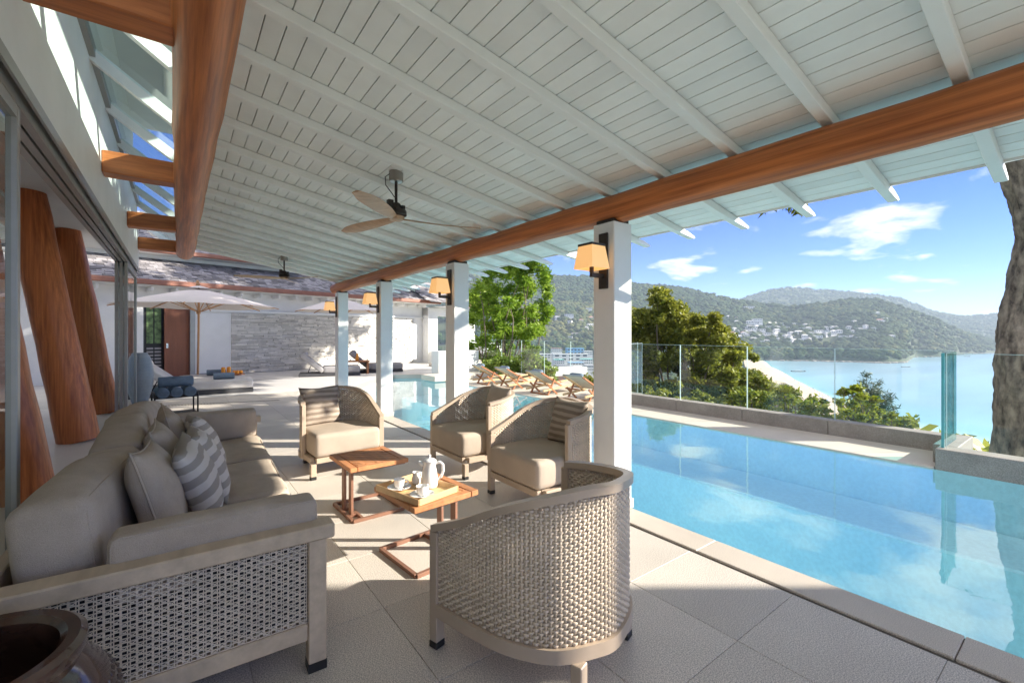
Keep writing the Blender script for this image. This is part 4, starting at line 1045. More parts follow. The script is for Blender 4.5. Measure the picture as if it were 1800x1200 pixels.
fbx('wall', SA0 - 4, SD0, 0, .3, 0, 3.0, WHITE); fbx('wall', SD0 + .002, SD1 - .002, .01, .3, 2.42, 3.0, WHITE); fbx('wall', SD1, SE, 0, .3, 0, 3.0, WHITE)
fbx('recess_wall', SD0 - .5, SD1 + 2.5, 2.6, 2.7, 0, 3.0, DGREY); fbx('recess_side', SD1 + .02, SD1 + .1, .302, 2.6, 0, 3.0, BROWND)
dframe = fbx('door_frame', SD1 - .10, SD1 + .04, -.05, .0, 0, 2.5, ALU); fbx('frame_head', SD0, SD1 - .102, -.05, .0, 2.42, 2.5, ALU, dframe)
dr_ = fbx('door', SD0 + (SD1 - SD0) * .42, SD1 - .104, .10, .15, .01, 2.40, BROWND)
fbx('handle', SD0 + (SD1 - SD0) * .45, SD0 + (SD1 - SD0) * .49, .06, .098, .95, 1.1, STEEL, dr_)
win = fbx('window', SD0 + (SD1 - SD0) * .06, SD0 + (SD1 - SD0) * .40, .30, .34, .1, 2.40, BLACK)
for k in range(2):
    a = SD0 + (SD1 - SD0) * (.10 + .155 * k); fbx('window_pane', a, a + (SD1 - SD0) * .13, .28, .298, 1.1, 2.25, GREENP, win)
    for q in range(7): fbx('slat', a, a + (SD1 - SD0) * .13, .27, .279, .25 + q * .11, .31 + q * .11, MGREY, win)
fbx('skirt', SD1 + .05, SS0, -.01, 0, 0, .08, ALU)
# ledge stone panel
st = MB(); z = .02; rs = random.Random(5)
while z < 2.12:
    h = rs.choice((.030, .038, .045, .055)); x = SS0
    while x < SS1:
        l = rs.uniform(.12, .60); x1 = min(x + l, SS1); y0 = -rs.uniform(.03, .085)
        st.box(x + .003, x1 - .003, y0, .0, z + .003, z + h - .003, tint=rs.random()); x = x1
    z += h
stuff(st.build('ledge_stones', LEDGE, fb, tints=True))
fbx('wall_plate', SD1 + .1, SE, -.09, 0, 2.16, 2.24, WHITE, bevel=.01)
# eaves with small brackets
for k in range(24):
    x = SA0 - 1 + k * .62
    if x < SE + .2: fbx('eave_bracket', x - .04, x + .04, -.62, -.002, 2.70, 2.84, WHITE, bevel=.02)
fbx('soffit', SA0 - 4, SE + .4, -.85, .3, 2.86, 2.90, WHITE)
fbx('gutter', SA0 - 4, SE + .4, -1.0, -.86, 2.87, 3.02, GUTTER, bevel=.02)
def shingles(name, x0, x1, y0, z0, y1, z1, par, hip=0, seed=1, m=SHING, sw=.22, rows=None):
    rs = random.Random(seed); b = MB(); L_ = math.hypot(y1 - y0, z1 - z0); n = rows or int(L_ / .16); sl = Vector((0, y1 - y0, z1 - z0)) / L_; no = Vector((0, -sl.z, sl.y))
    b.add([(x0, y0, z0 - .02), (x1, y0, z0 - .02), (x1 - hip, y1, z1 - .02), (x0, y1, z1 - .02)], [(0, 1, 2, 3)], .05)
    for j in range(n):
        f = j / n; x = x0 + rs.uniform(-.2, 0)
        while x < x1 - hip * f:
            w = sw * rs.uniform(.7, 1.3); p = Vector((x, y0, z0)) + sl * (L_ * f + rs.uniform(-.012, .012)); q = p + sl * (L_ / n * 1.25) + no * .004; o = no * rs.uniform(.018, .034)
            ww = min(w, x1 - hip * f - x) - .012
            if ww > .03:
                b.add([p, p + Vector((ww, 0, 0)), q + Vector((ww, 0, 0)), q, p + o, p + o + Vector((ww, 0, 0)), q + Vector((ww, 0, 0)), q], [(0, 1, 5, 4), (4, 5, 2, 3), (0, 4, 3), (1, 2, 5)], rs.random())
            x += w
    return stuff(b.build(name, m, par, tints=True))
shingles('lower_roof_shingles', SA0 - 4, SE + .4, -.95, 3.02, 1.15, 3.95, fb, 1.6, 3)
fbx('upper_soffit', SA0 - 4, sx(545), .45, 1.2, 4.02, 4.07, WHITE); fbx('upper_wall', SA0 - 4, sx(545), .95, 1.15, 3.9, 4.02, WHITE)
fbx('upper_gutter', SA0 - 4, sx(545), .30, .44, 4.03, 4.17, GUTTER, bevel=.02)
shingles('upper_roof_shingles', SA0 - 4, sx(545), .35, 4.17, 3.4, 5.9, fb, 2.5, 4)
# pavilion corner to the right of the stone wall
pv = thing('garden_pavilion', 'white open pavilion corner with shingled hip roof beyond the pool', 'pavilion'); pv.matrix_world = FM
PX0, PX1 = SE, sx(800)
fbx('pillar', PX0 + .02, PX0 + .62, -.45, .15, 0, 2.7, WHITE, pv); fbx('lintel', PX0 + .02, PX1 + 1.2, -.40, .1, 2.32, 2.72, WHITE, pv)
fbx('pillar', PX1 + .3, PX1 + 1.2, -.3, .3, 0, 2.3, WHITE, pv)
fbx('soffit', PX0 + .42, PX1 + 1.9, -1.3, 1.2, 2.735, 2.78, WHITE, pv); fbx('gutter', PX0 + .42, PX1 + 2.0, -1.45, -1.31, 2.74, 2.9, GUTTER, pv, .02)
shingles('pavilion_shingles', PX0 - .6, PX1 + 1.9, -1.4, 2.92, 1.2, 4.3, pv, 2.4, 6)
hb = MB(); hb.bar((PX1 + 1.95, -1.4, 2.96), (PX1 - .45, 1.25, 4.36), .12, .10); hb.build('hip_board', WHITE, pv)
fbx('planter', PX0 - .1, PX0 + 2.0, -1.9, -.6, 0, .55, WHITE, pv, .02); fbx('planter', PX0 + 2.05, PX0 + 3.3, -2.4, -.9, 0, .95, WHITE, pv, .02)
fbx('step', PX0 - 1.6, PX0 + 3.2, -3.6, -2.41, 0, .14, WALK, pv, .02)
gp = thing('glass_screen', 'glass screen panels on the white planters beside the pavilion', 'balustrade'); gp.matrix_world = FM
for k in range(4):
    x = PX0 + .1 + k * 1.15; g = MB(); g.add([(x, -1.2, .96), (x + 1.1, -1.2, .96), (x + 1.1, -1.2, 1.55), (x, -1.2, 1.55)], [(0, 1, 2, 3)]); g.build('glass_pane', GLASS, gp)
pl = thing('low_wall', 'white rendered block beside the wooden deck loungers', 'wall', (6.9, 12.7, 0))
one('box', -.3, 1.2, 0, .5, 0, .85).build('block', WHITE, pl, bevel=.01); one('box', -.9, 1.2, -.9, -.002, 0, .16).build('step', WALK, pl, bevel=.01)

# ================================================================== WOODEN DECK LOUNGERS
def deck_lounger():
    r = thing('deck_lounger', 'folding wooden deck lounger with beige sling', 'lounger', (0, 0, 0), 0, 'wooden sling loungers along the glass balustrade')
    W = .58
    for s in (-1, 1):
        y = s * W / 2
        MB().bar((-.55, y, .13), (.95, y, .27), .035, .055).build('side_rail', LWOOD, r, bevel=.004)
        MB().bar((.10, y * .9, .20), (-.58, y * .9, .62), .03, .045).build('back_rail', LWOOD if s > 0 else RWOOD, r, bevel=.004)
        MB().bar((-.40, y * .98, .0), (-.18, y * .98, .42), .028, .04).build('leg', RWOOD, r); MB().bar((.85, y * .98, .0), (.55, y * .98, .28), .028, .04).build('leg', RWOOD, r)
        MB().bar((-.10, y * 1.02, .0), (-.42, y * 1.02, .30), .028, .04).build('strut', RWOOD, r)
    for x, z in ((-.40, .02), (.85, .02)): MB().bar((x, -W / 2, z), (x, W / 2, z), .035, .035).build('cross_bar', RWOOD, r)
    rows = [[Vector((.95 - .85 * f, s * W * .42, .285 - .065 * f - .05 * math.sin(f * math.pi))) for s in (-1, 0, 1)] for f in [k / 6 for k in range(7)]]
    MB().grid(rows).build('seat_sling', SLING, r, smooth=True)
    rows = [[Vector((.10 - .70 * f, s * W * .42, .235 + .41 * f)) for s in (-1, 1)] for f in (0, .5, 1)]
    MB().grid(rows).build('back_sling', SLING, r)
    MB().bar((-.585, -W * .45, .64), (-.585, W * .45, .64), .035, .03).build('head_bar', MGREY, r)
    bm_build(soft_box(.12, W * .6, .11, 4, 2.5, 0, 0, 1), 'head_roll', BLUET, r, (-.46, 0, .64))
    return r
dl = deck_lounger(); dl.scale = (1, 1, .84)
for k, (x, y, lb) in enumerate(((7.16, 6.75, 'wooden sling lounger partly hidden by the white column with the big lamp'), (7.16, 8.0, 'second wooden sling lounger from the white column with the big lamp'), (7.18, 9.3, 'third wooden sling lounger along the glass balustrade'), (7.2, 10.45, 'last wooden sling lounger, next to the white rendered block'))):
    if k == 0: dl.location = (x, y, 0); dl.rotation_euler = (0, 0, R(6)); dl['label'] = lb
    else: dup(dl, (x, y, 0), R(6 - 3 * k), lb)

# ================================================================== TERRAIN, SEA, FOREST
ALT = 60.0; SEAZ = EYE - ALT
XS = [-2500, -200, 500, 800, 960, 1040, 1110, 1180, 1250, 1340, 1400, 1450, 1500, 1545, 1600, 1650, 1700, 1750, 1850, 2600, 5200]
CY = [470, 470, 470, 474, 484, 488, 500, 505, 519, 537, 541, 535, 528, 529, 548, 566, 588, 602, 606, 606, 606]
CZ = [1500, 1500, 1500, 1500, 1500, 1500, 1480, 1450, 1420, 1380, 1320, 1300, 1300, 1280, 1280, 1330, 1480, 1650, 1700, 1700, 1700]
FXS = [-2500, 900, 1100, 1250, 1335, 1345, 1400, 1500, 1560, 1592, 1606, 1655, 1694, 1755, 2600, 5200]
FZ = [960, 960, 980, 990, 1000, 1010, 1002, 961, 925, 950, 1170, 1180, 1345, 1427, 1450, 1450]
R3X = [-2500, 1150, 1250, 1290, 1340, 1390, 1440, 1500, 1580, 1640, 1690, 1770, 1900, 5200]
R3Y = [560, 560, 545, 530, 514, 505, 510, 515, 524, 548, 557, 551, 540, 540]
BX = [1338, 1346, 1355, 1397, 1425, 1467, 1540, 1609, 1700, 1800, 2100, 5200]
BY = [633.5, 636, 645, 668, 682, 703, 730, 751, 775, 800, 860, 1300]
BZ = [ALT * FPX / (y - 587) for y in BY]
def vnoise(x, y, s=0):
    return (np.sin(x * 1.0 + 1.3 * np.sin(y * .7 + s) + s) * np.cos(y * 1.1 + .9 * np.sin(x * .8 + s * 2)) + .5 * np.sin(x * 2.3 + y * 1.7 + s * 3) + .35 * np.sin(x * 4.1 - y * 3.7 + s)) / 1.85
def beach_z(px): return np.where(px < 1338, 1e9, np.interp(px, BX, BZ))
def terr(px, Z):
    px = np.asarray(px, float); Z = np.asarray(Z, float)
    foot = np.interp(px, FXS, FZ); cz = np.interp(px, XS, CZ); ch = EYE + (587 - np.interp(px, XS, CY)) / FPX * cz
    r3 = 2600.0; r3h = EYE + (587 - np.interp(px, R3X, R3Y)) / FPX * r3
    wx = (px - 900) / FPX * Z; base = SEAZ + 2.0
    f = np.clip((Z - foot) / (cz - foot), 0, 1)
    bump = vnoise(wx / 95, Z / 95, 1.0) * 14 * np.sin(np.pi * np.clip(f, 0, 1)) + vnoise(wx / 38, Z / 38, 2.0) * 4.5 * np.clip(f * 5, 0, 1)
    hill = base + (ch - base) * f ** .82 + bump
    g = np.clip((Z - cz) / (r3 - cz), 0, 1); val = ch - .45 * (ch - base)
    back = np.where(g < .4, ch + (val - ch) * (g / .4), val + (r3h - val) * ((g - .4) / .6)) + vnoise(wx / 150, Z / 150, 4.0) * 8 * np.sin(np.pi * g) + vnoise(wx / 60, Z / 60, 5.0) * 4
    far = r3h - (Z - r3) * .12
    near = np.interp(Z, [0, 8, 20, 45, 120, 220, 330], [-3.2, -3.2, -6, -17, -46, -56.2, base - 1e-3])
    bz = beach_z(px)
    # sand slope before the waterline, sea bed between waterline and the far foot
    near = np.where(Z > bz - 45, np.minimum(near, SEAZ + .6 + (bz - Z) * .05), near)
    sea = np.where((Z > bz) & (Z < foot), SEAZ - 2.5, 0)
    h = np.where(Z < foot, near, np.where(Z < cz, hill, np.where(Z < r3, back, far)))
    sand = (np.where(px + 46 / np.maximum(Z, 1) * FPX * 1.08 < 1338, 1e9, np.interp(px + 46 / np.maximum(Z, 1) * FPX * 1.08, BX, BZ)) < Z) & (Z < foot)
    h = np.where(sand, SEAZ - 1.2, h)
    return np.where((Z > bz) & (Z < foot), SEAZ - 2.5, h)
def wpos(px, Z, z):
    X = (px - 900) / FPX * Z; return np.stack([FT * X + FW * Z, -FW * X + FT * Z, z + 0 * Z], -1)
pxs = np.concatenate([np.linspace(-2400, 700, 40), np.linspace(720, 1850, 240), np.linspace(1870, 5000, 50)])
Zs = np.concatenate([np.array([7.9, 12, 20, 30, 45, 60, 80, 100, 130, 165, 200, 240]), np.linspace(260, 1500, 150), np.linspace(1520, 3400, 50)])
G, H = np.meshgrid(pxs, Zs, indexing='ij'); V = wpos(G, H, terr(G, H)).reshape(-1, 3)
nx_, ny_ = G.shape; ii, jj = np.meshgrid(np.arange(nx_ - 1), np.arange(ny_ - 1), indexing='ij'); a = (ii * ny_ + jj).ravel()
F_ = np.stack([a, a + ny_, a + ny_ + 1, a + 1], -1)
struct(put('hills', np_mesh('hills', V, F_, GROUND, smooth=True)))
# near ground under the house and terrace
struct(one('box', -60, 40, -60, 60, -70, -6.5).build('terrace_ground', GROUND))
# sea sheet: from the waterline to beyond the horizon
spx = np.concatenate([np.linspace(1250, 1850, 160), np.linspace(1870, 5000, 30)]); sZ = np.concatenate([np.linspace(60, 1500, 130), np.array([1800, 2500, 3400, 4300])])
G, H = np.meshgrid(spx, sZ, indexing='ij'); V = wpos(G, H, np.full_like(H, SEAZ)).reshape(-1, 3)
foot = np.interp(G, FXS, FZ); bz = np.where(G < 1338, 1000, np.interp(G, BX, BZ)); tint = np.clip((H - bz) / 420, 0, 1)
nx_, ny_ = G.shape; ii, jj = np.meshgrid(np.arange(nx_ - 1), np.arange(ny_ - 1), indexing='ij'); a = (ii * ny_ + jj).ravel()
struct(put('sea', np_mesh('sea', V, np.stack([a, a + ny_, a + ny_ + 1, a + 1], -1), SEA, tint.ravel(), True)))
# beach strip following the waterline
bx = np.concatenate([np.linspace(1338, 1640, 70), np.linspace(1660, 2600, 20)]); bzl = np.interp(bx, BX, BZ)
rows = []
for f in (-.06, 0, .25, .6, 1.0):
    zz = bzl + 4 if f < 0 else bzl - 26 * f * np.clip(bzl / 500, .35, 1); px2 = bx - max(f, 0) * 46 / zz * FPX
    rows.append(wpos(px2, zz, SEAZ + (-.3 if f < 0 else .25 + 3.4 * f)))
V = np.stack(rows, 1).reshape(-1, 3); n_ = len(bx); ii, jj = np.meshgrid(np.arange(n_ - 1), np.arange(4), indexing='ij'); a = (ii * 5 + jj).ravel()
struct(put('beach', np_mesh('beach', V, np.stack([a, a + 5, a + 6, a + 1], -1), SAND, smooth=True)))

# forest: thousands of small crowns on the hills, read as one mass
bm = bmesh.new(); bmesh.ops.create_icosphere(bm, subdivisions=2, radius=1)
IV = np.array([v.co[:] for v in bm.verts]); IF = np.array([[v.index for v in f.verts] for f in bm.faces]); bm.free()
bm = bmesh.new(); bmesh.ops.create_icosphere(bm, subdivisions=1, radius=1)
IV1 = np.array([v.co[:] for v in bm.verts]); IF1 = np.array([[v.index for v in f.verts] for f in bm.faces]); bm.free()
def crowns(C, rad, tint, base=(IV1, IF1), squash=.8):
    v0, f0 = base; n = len(C); m = len(v0)
    ph = RNG.random((n, 3)) * 6; d = 1 + .20 * np.sin(v0[None, :, 0] * 4 + ph[:, 0:1]) * np.sin(v0[None, :, 1] * 4.5 + ph[:, 1:2]) + .16 * np.sin(v0[None, :, 2] * 6 + v0[None, :, 0] * 5 + ph[:, 2:3])
    V = v0[None] * (d * rad[:, None])[..., None]; V[..., 2] *= squash; V = V + C[:, None]
    F = (f0[None] + (np.arange(n) * m)[:, None, None]).reshape(-1, f0.shape[1])
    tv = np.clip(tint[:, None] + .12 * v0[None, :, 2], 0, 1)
    return V.reshape(-1, 3), F, tv.ravel()
def scatter(n, x0, x1, z0, z1, rmin, rmax, keep=None, pw=1.0):
    px = RNG.uniform(x0, x1, n); Z = z0 + (z1 - z0) * RNG.random(n) ** pw
    foot = np.interp(px, FXS, FZ); ok = Z > foot + 6
    if keep is not None: ok &= keep(px, Z)
    px, Z = px[ok], Z[ok]; z = terr(px, Z); rad = RNG.uniform(rmin, rmax, len(px))
    return px, Z, wpos(px, Z, z) + np.array([0, 0, 1]) * (rad * .35)[:, None], rad
VILLAX = [(1300, 590), (1500, 600)]
def project_y(p): 
    Z = p[..., 0] * FW + p[..., 1] * FT; return 587 - (p[..., 2] - EYE) / Z * FPX, Z
allV = []; allF = []; allT = []; off = 0
for (n, a0, a1, b0, b1, r0, r1) in ((15000, 880, 1900, 900, 1560, 5.5, 9.5), (7000, 1100, 1900, 1500, 2750, 7, 12), (1500, 300, 880, 950, 1550, 8, 12), (1300, 1900, 2700, 1400, 2700, 9, 14)):
    px, Z, C, rad = scatter(n, a0, a1, b0, b1, r0, r1)
    yy, _ = project_y(C)
    villa = (px > 1300) & (px < 1500) & (yy > 566 + (px - 1300) * .045) & (yy < 592 + (px - 1300) * .06) & (RNG.random(len(px)) < .75)
    town = (px < 1060) & (Z < 970)
    k = ~(villa | town); C, rad, px, Z = C[k], rad[k], px[k], Z[k]
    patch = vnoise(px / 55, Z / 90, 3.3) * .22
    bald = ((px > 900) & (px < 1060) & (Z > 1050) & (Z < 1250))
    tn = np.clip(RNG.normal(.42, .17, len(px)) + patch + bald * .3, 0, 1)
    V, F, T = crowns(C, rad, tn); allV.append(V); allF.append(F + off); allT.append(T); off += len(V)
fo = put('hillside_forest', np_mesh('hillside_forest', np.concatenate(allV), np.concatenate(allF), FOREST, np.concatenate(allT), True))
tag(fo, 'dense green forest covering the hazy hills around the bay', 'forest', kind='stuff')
# wood on the near slope below the terrace and on the flat behind the beach
def inner(px, Z):
    """true where the ground lies behind the sand"""
    wz = np.interp(px, BX, BZ); return (px < 1338 - 46 / np.maximum(Z, 1) * FPX * .9) | ((px >= 1338) & (Z < wz - 26)) & (np.interp(px + 46 / Z * FPX, BX, BZ) > Z + 12)
def belt(n, x0, x1, z0, z1, r0, r1, base):
    px = RNG.uniform(x0, x1, n); Z = np.exp(RNG.uniform(math.log(z0), math.log(z1), n)); ok = inner(px, Z) & ~((px > 930) & (px < 1045) & (Z > 560) & (RNG.random(n) < .8))
    px, Z = px[ok], Z[ok]; rad = RNG.uniform(r0, r1, len(px)); C = wpos(px, Z, terr(px, Z)) + np.array([0, 0, 1]) * rad[:, None] * .35
    return C, rad, crowns(C, rad * .92, np.clip(RNG.normal(.55, .2, len(px)), 0, 1), base)
C1, R1, (V, F, T) = belt(2600, 800, 1700, 20, 140, 1.3, 2.6, (IV1, IF1)); C2, R2, (V2, F2, T2) = belt(5200, 700, 1480, 130, 990, 3.0, 5.6, (IV1, IF1))
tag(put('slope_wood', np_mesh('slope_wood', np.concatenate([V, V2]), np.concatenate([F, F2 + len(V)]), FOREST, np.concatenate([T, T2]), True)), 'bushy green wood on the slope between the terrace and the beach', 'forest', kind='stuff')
k = RNG.integers(0, len(C1), 110000); d = RNG.normal(size=(110000, 3)); d /= np.linalg.norm(d, axis=1)[:, None]
V, F, T = leaves(C1[k] + d * (R1[k] * (1 + .12 * RNG.normal(size=len(k))))[:, None] * np.array([1, 1, .85]), .42, .45 + .2 * RNG.normal(size=len(k)) + .12 * np.sin(k * 1.7), .3, 1.7)
tag(put('slope_foliage', np_mesh('slope_foliage', V, F, LF_OLIVE, T)), 'loose olive-green foliage covering the slope below the balustrade', 'forest', kind='stuff')

# rocks along the headland
rx = np.concatenate([RNG.uniform(1345, 1600, 260), RNG.uniform(1480, 1600, 200), RNG.uniform(1600, 1760, 120)]); rz_ = np.interp(rx, FXS, FZ) + RNG.uniform(-14, 10, len(rx)) 
C = wpos(rx, rz_, np.full(len(rx), SEAZ + .6)); V, F, T = crowns(C, RNG.uniform(1.2, 4.2, len(rx)), RNG.random(len(rx)), (IV1, IF1), .55)
tag(put('shore_rocks', np_mesh('shore_rocks', V, F, ROCK, T)), 'brown boulders along the foot of the wooded headland', 'rocks', kind='stuff')

# ---------------------------------------------------------------- houses
def hit(px, y, z0=900, z1=2600):
    Z = np.linspace(z0, z1, 3000); h = terr(np.full(3000, float(px)), Z); yy = 587 - (h - EYE) / Z * FPX
    k = np.argmax(yy <= y); return float(Z[k]), float(h[k])
def house(px, Z, zb, w, d, h, wall, roofm, label, cat='house', grp=None, flat=False, rz=None, wins=3, floors=1):
    p = at(px, 0, Z); rr = random.Random(int(px * 7 + Z)); rz = rz if rz is not None else -YAW + rr.uniform(-.5, .5)
    r = thing('hillside_house' if cat == 'house' else 'town_building', label, cat, (p.x, p.y, zb), rz, grp)
    one('box', -w / 2, w / 2, -d / 2, d / 2, -22 if cat == 'building' else -6, h).build('walls', wall, r)
    if flat: one('box', -w / 2 - .3, w / 2 + .3, -d / 2 - .3, d / 2 + .3, h, h + .5).build('roof', roofm, r)
    else:
        e = .6; rh = min(w, d) * .28; b = MB()
        b.add([(-w / 2 - e, -d / 2 - e, h), (w / 2 + e, -d / 2 - e, h), (w / 2 + e, d / 2 + e, h), (-w / 2 - e, d / 2 + e, h), (-w / 2 + d * .35, 0, h + rh), (w / 2 - d * .35, 0, h + rh)], [(0, 1, 5, 4), (1, 2, 5), (2, 3, 4, 5), (3, 0, 4), (0, 3, 2, 1)])
        b.build('roof', roofm, r)
    for fl in range(floors):
        for k in range(wins):
            x = -w / 2 + w * (k + .5) / wins; z = h * (fl + .35) / floors
            one('box', x - w / wins * .28, x + w / wins * .28, -d / 2 - .08, -d / 2 + .02, z, z + h / floors * .42).build('window', WINDK, r)
    return r
RL = random.Random(21)
HP = []
for row in range(6):
    for k in range(13):
        x = 1300 + k * 16 + RL.uniform(-7, 7) + row * 4; y = 568 + (x - 1300) * .065 + row * 6.2 + RL.uniform(-2, 2)
        if y < 604 and not (row > 2 and x > 1440): HP.append((x, y))
HG = 'white villas stepped up the hillside above the bay'
for k, (x, y) in enumerate(HP):
    Z, h = hit(x, y); w = RL.uniform(11, 19)
    house(x, Z, h + 1.0, w, RL.uniform(7, 9), RL.uniform(4.5, 6.5), HOUSEW, RL.choice((HOUSER, HOUSER, HOUSEW)), 'small white villa stepped among others on the wooded hillside above the bay', 'house', HG, RL.random() < .4, None, 3, 1)
for k in range(34):
    x = RL.choice((RL.uniform(1225, 1330), RL.uniform(1225, 1330), RL.uniform(1490, 1570), RL.uniform(930, 1040))); y = RL.uniform(548, 602) if x > 1100 else RL.uniform(560, 600)
    Z, h = hit(x, y); house(x, Z, h + 3.0, RL.uniform(9, 16), 8, RL.uniform(4, 6), HOUSEW, RL.choice((HOUSER, HOUSET, HOUSEW)), 'lone pale house half hidden by trees on the hillside', 'house', 'scattered houses on the wooded slope', RL.random() < .5, None, 3, 1)
for (x, y, w, h_, lb) in ((1258, 516, 44, 10, 'large white house high on the left ridge of the hill'), (1331, 571, 22, 11, 'tall white block at the upper end of the villa cluster'), (1316, 545, 30, 6, 'long low white house in the trees above the villa cluster'), (1000, 560, 22, 6, 'white house on the bare slope behind the green tree'), (1035, 548, 16, 5, 'small pale house on the bare slope near the column'), (955, 570, 18, 6, 'pale house on the slope beside the bright green tree')):
    Z, h = hit(x, y); house(x, Z, h + 5, w, 12, h_, HOUSEW, HOUSER, lb, 'house', None, True, -YAW, 5, 2)
TB = [(1010, 612, 30, 11, 790, HOUSEB, HOUSEB, 'bright blue flat-roofed building in the valley town'), (1002, 622, 62, 12, 700, HOUSEW, HOUSEW, 'long white building in front of the blue one'), (982, 632, 17, 7, 650, HOUSEW, HOUSEG, 'small white building with a mint green roof in the town'), (1030, 631, 20, 8, 640, HOUSEW, HOUSEG, 'white building with green roof next to the column'), (958, 622, 30, 8, 720, HOUSEW, HOUSEW, 'low white building half hidden by the loose shrub'), (1012, 637, 26, 8, 610, HOUSEW, HOUSEB, 'white shed with a pale blue roof below the long building'), (984, 645, 14, 14, 520, HOUSET, HOUSET, 'reddish brown house wall in front of the town'), (1008, 644, 30, 20, 480, HOUSER, HOUSEW, 'grey house with white roof edge in front of the town'), (1125, 600, 26, 6, 900, HOUSEW, HOUSEB, 'white building with blue roof between the column and the big tree'), (1036, 642, 16, 9, 560, HOUSEW, HOUSER, 'grey-roofed house beside the white column, above the loungers'), (978, 612, 18, 6, 850, HOUSEW, HOUSET, 'white house with terracotta roof behind the blue building'), (1033, 617, 14, 7, 780, HOUSEW, HOUSEW, 'small white block beside the bright blue building')]
for (x, y, pw_, ph_, Z, wm, rm, lb) in TB:
    h_ = ph_ / FPX * Z; zt = EYE + (587 - y) / FPX * Z; house(x, Z, zt - h_, pw_ / FPX * Z, 14, h_, wm, rm, lb, 'building', None, True, -YAW + .10, 5, 2)

# ---------------------------------------------------------------- boats, people, beach things
def boat(px, y, L_, label, canopy=False, rz=0):
    Z = ALT * FPX / (y - 587); p = at(px, y, Z); r = thing('longtail_boat', label, 'boat', (p.x, p.y, SEAZ), -YAW + rz, 'boats in the bay')
    rows = []
    for i in range(13):
        f = i / 12 * 2 - 1; wd = max(.02, (1 - abs(f) ** 2.5)) * L_ * .08; sh = .35 + .9 * max(0, abs(f) - .5) ** 1.5 * L_ * .12; x = f * L_ / 2
        rows.append([Vector((x, -wd, sh + .5)), Vector((x, -wd * .7, -.3)), Vector((x, 0, -.5)), Vector((x, wd * .7, -.3)), Vector((x, wd, sh + .5))])
    MB().grid(rows).build('hull', BOATW, r, smooth=True); one('box', -L_ * .4, L_ * .4, -L_ * .05, L_ * .05, .3, .4).build('deck', SLING, r)
    if canopy:
        one('box', -L_ * .22, L_ * .22, -L_ * .07, L_ * .07, 2.1, 2.25).build('canopy', HOUSEW, r)
        for a in (-.2, .2):
            for q in (-.06, .06): one('box', a * L_ - .06, a * L_ + .06, q * L_ - .06, q * L_ + .06, .4, 2.1).build('post', LWOOD, r)
boat(1592, 645, 19, 'dark longtail boat lying off the rocky point', False, .1)
boat(1403, 653, 22, 'boat with a flat canopy near the curve of the beach', True, -.15)
boat(1700, 626.5, 16, 'tiny dark boat beyond the thick green glass pane', False, 0)
def person(px, y, c, label, Z=None, sea=False):
    Z = ALT * FPX / (y - 587); p = at(px, y, Z); s = random.uniform(.95, 1.08)
    return (p.x, p.y), s
def person_mesh(c):
    b = bmesh.new(); vs = {}
    me = bpy.data.meshes.new('body'); J = [(0, 0, .92), (0, 0, 1.15), (0, 0, 1.42), (0, 0, 1.55), (0, .01, 1.70), (.10, 0, .88), (.12, .02, .48), (.12, 0, .05), (-.10, 0, .88), (-.12, -.03, .48), (-.12, 0, .05), (.20, 0, 1.40), (.25, 0, 1.12), (.24, -.05, .88), (-.20, 0, 1.40), (-.25, 0, 1.12), (-.24, -.05, .88)]
    ed = [(0, 1), (1, 2), (2, 3), (3, 4), (0, 5), (5, 6), (6, 7), (0, 8), (8, 9), (9, 10), (2, 11), (11, 12), (12, 13), (2, 14), (14, 15), (15, 16)]
    rad = [.14, .14, .16, .06, .105, .10, .065, .045, .10, .065, .045, .06, .045, .035, .06, .045, .035]
    m = MB()
    for i, j in ed: m.tube([J[i], J[j]], [rad[i], rad[j]], 6)
    return m.mesh('body', c, True)
PM = [person_mesh(c) for c in SKINC]; RP_ = random.Random(4)
for k in range(34):
    x = RP_.uniform(1350, 1480); yb = float(np.interp(x, BX, BY)); dy = RP_.uniform(-3, 10); y = yb + dy
    Z = ALT * FPX / (y - 587); p = at(x, y, Z); o = put('person', PM[k % 4], None, (p.x, p.y, SEAZ + (.3 + .07 * max(0, yb and (ALT * FPX / (yb - 587) - Z))) - (.7 if dy < 0 else 0)), (0, 0, RP_.uniform(0, 6)))
    tag(o, 'person standing in the shallows off the sandy beach' if dy < 0 else 'person strolling on the sand along the waterline', 'person', 'people wading' if dy < 0 else 'people on the beach')
um = MB().lathe([(1.5, 2.0), (.8, 2.35), (.02, 2.6)], 10, closed=False); um.tube([(0, 0, 0), (0, 0, 2.4)], .05, 6); UM1 = um.mesh('beach_umbrella', HOUSEW, True); UM2 = um.mesh('beach_umbrella', BLUEU, True)
for k in range(16):
    f = k / 15; x = 1376 + 30 * f + RP_.uniform(-1, 1); y = 671 + 13 * f + 4 + RP_.uniform(-1.5, 1.5); Z = ALT * FPX / (y - 587); p = at(x, y, Z)
    tag(put('beach_umbrella', UM1, None, (p.x, p.y, SEAZ + 1.4)), 'white beach umbrella in the row on the sand', 'umbrella', 'white umbrellas in a row on the beach')
for k, (x, y) in enumerate(((1434, 700), (1440, 703), (1447, 706), (1453, 711), (1458, 714))):
    Z = ALT * FPX / (y - 587); p = at(x, y, Z); tag(put('beach_umbrella', UM2, None, (p.x, p.y, SEAZ + 1.8)), 'blue beach umbrella on the sand behind the bushes', 'umbrella', 'blue umbrellas on the beach')

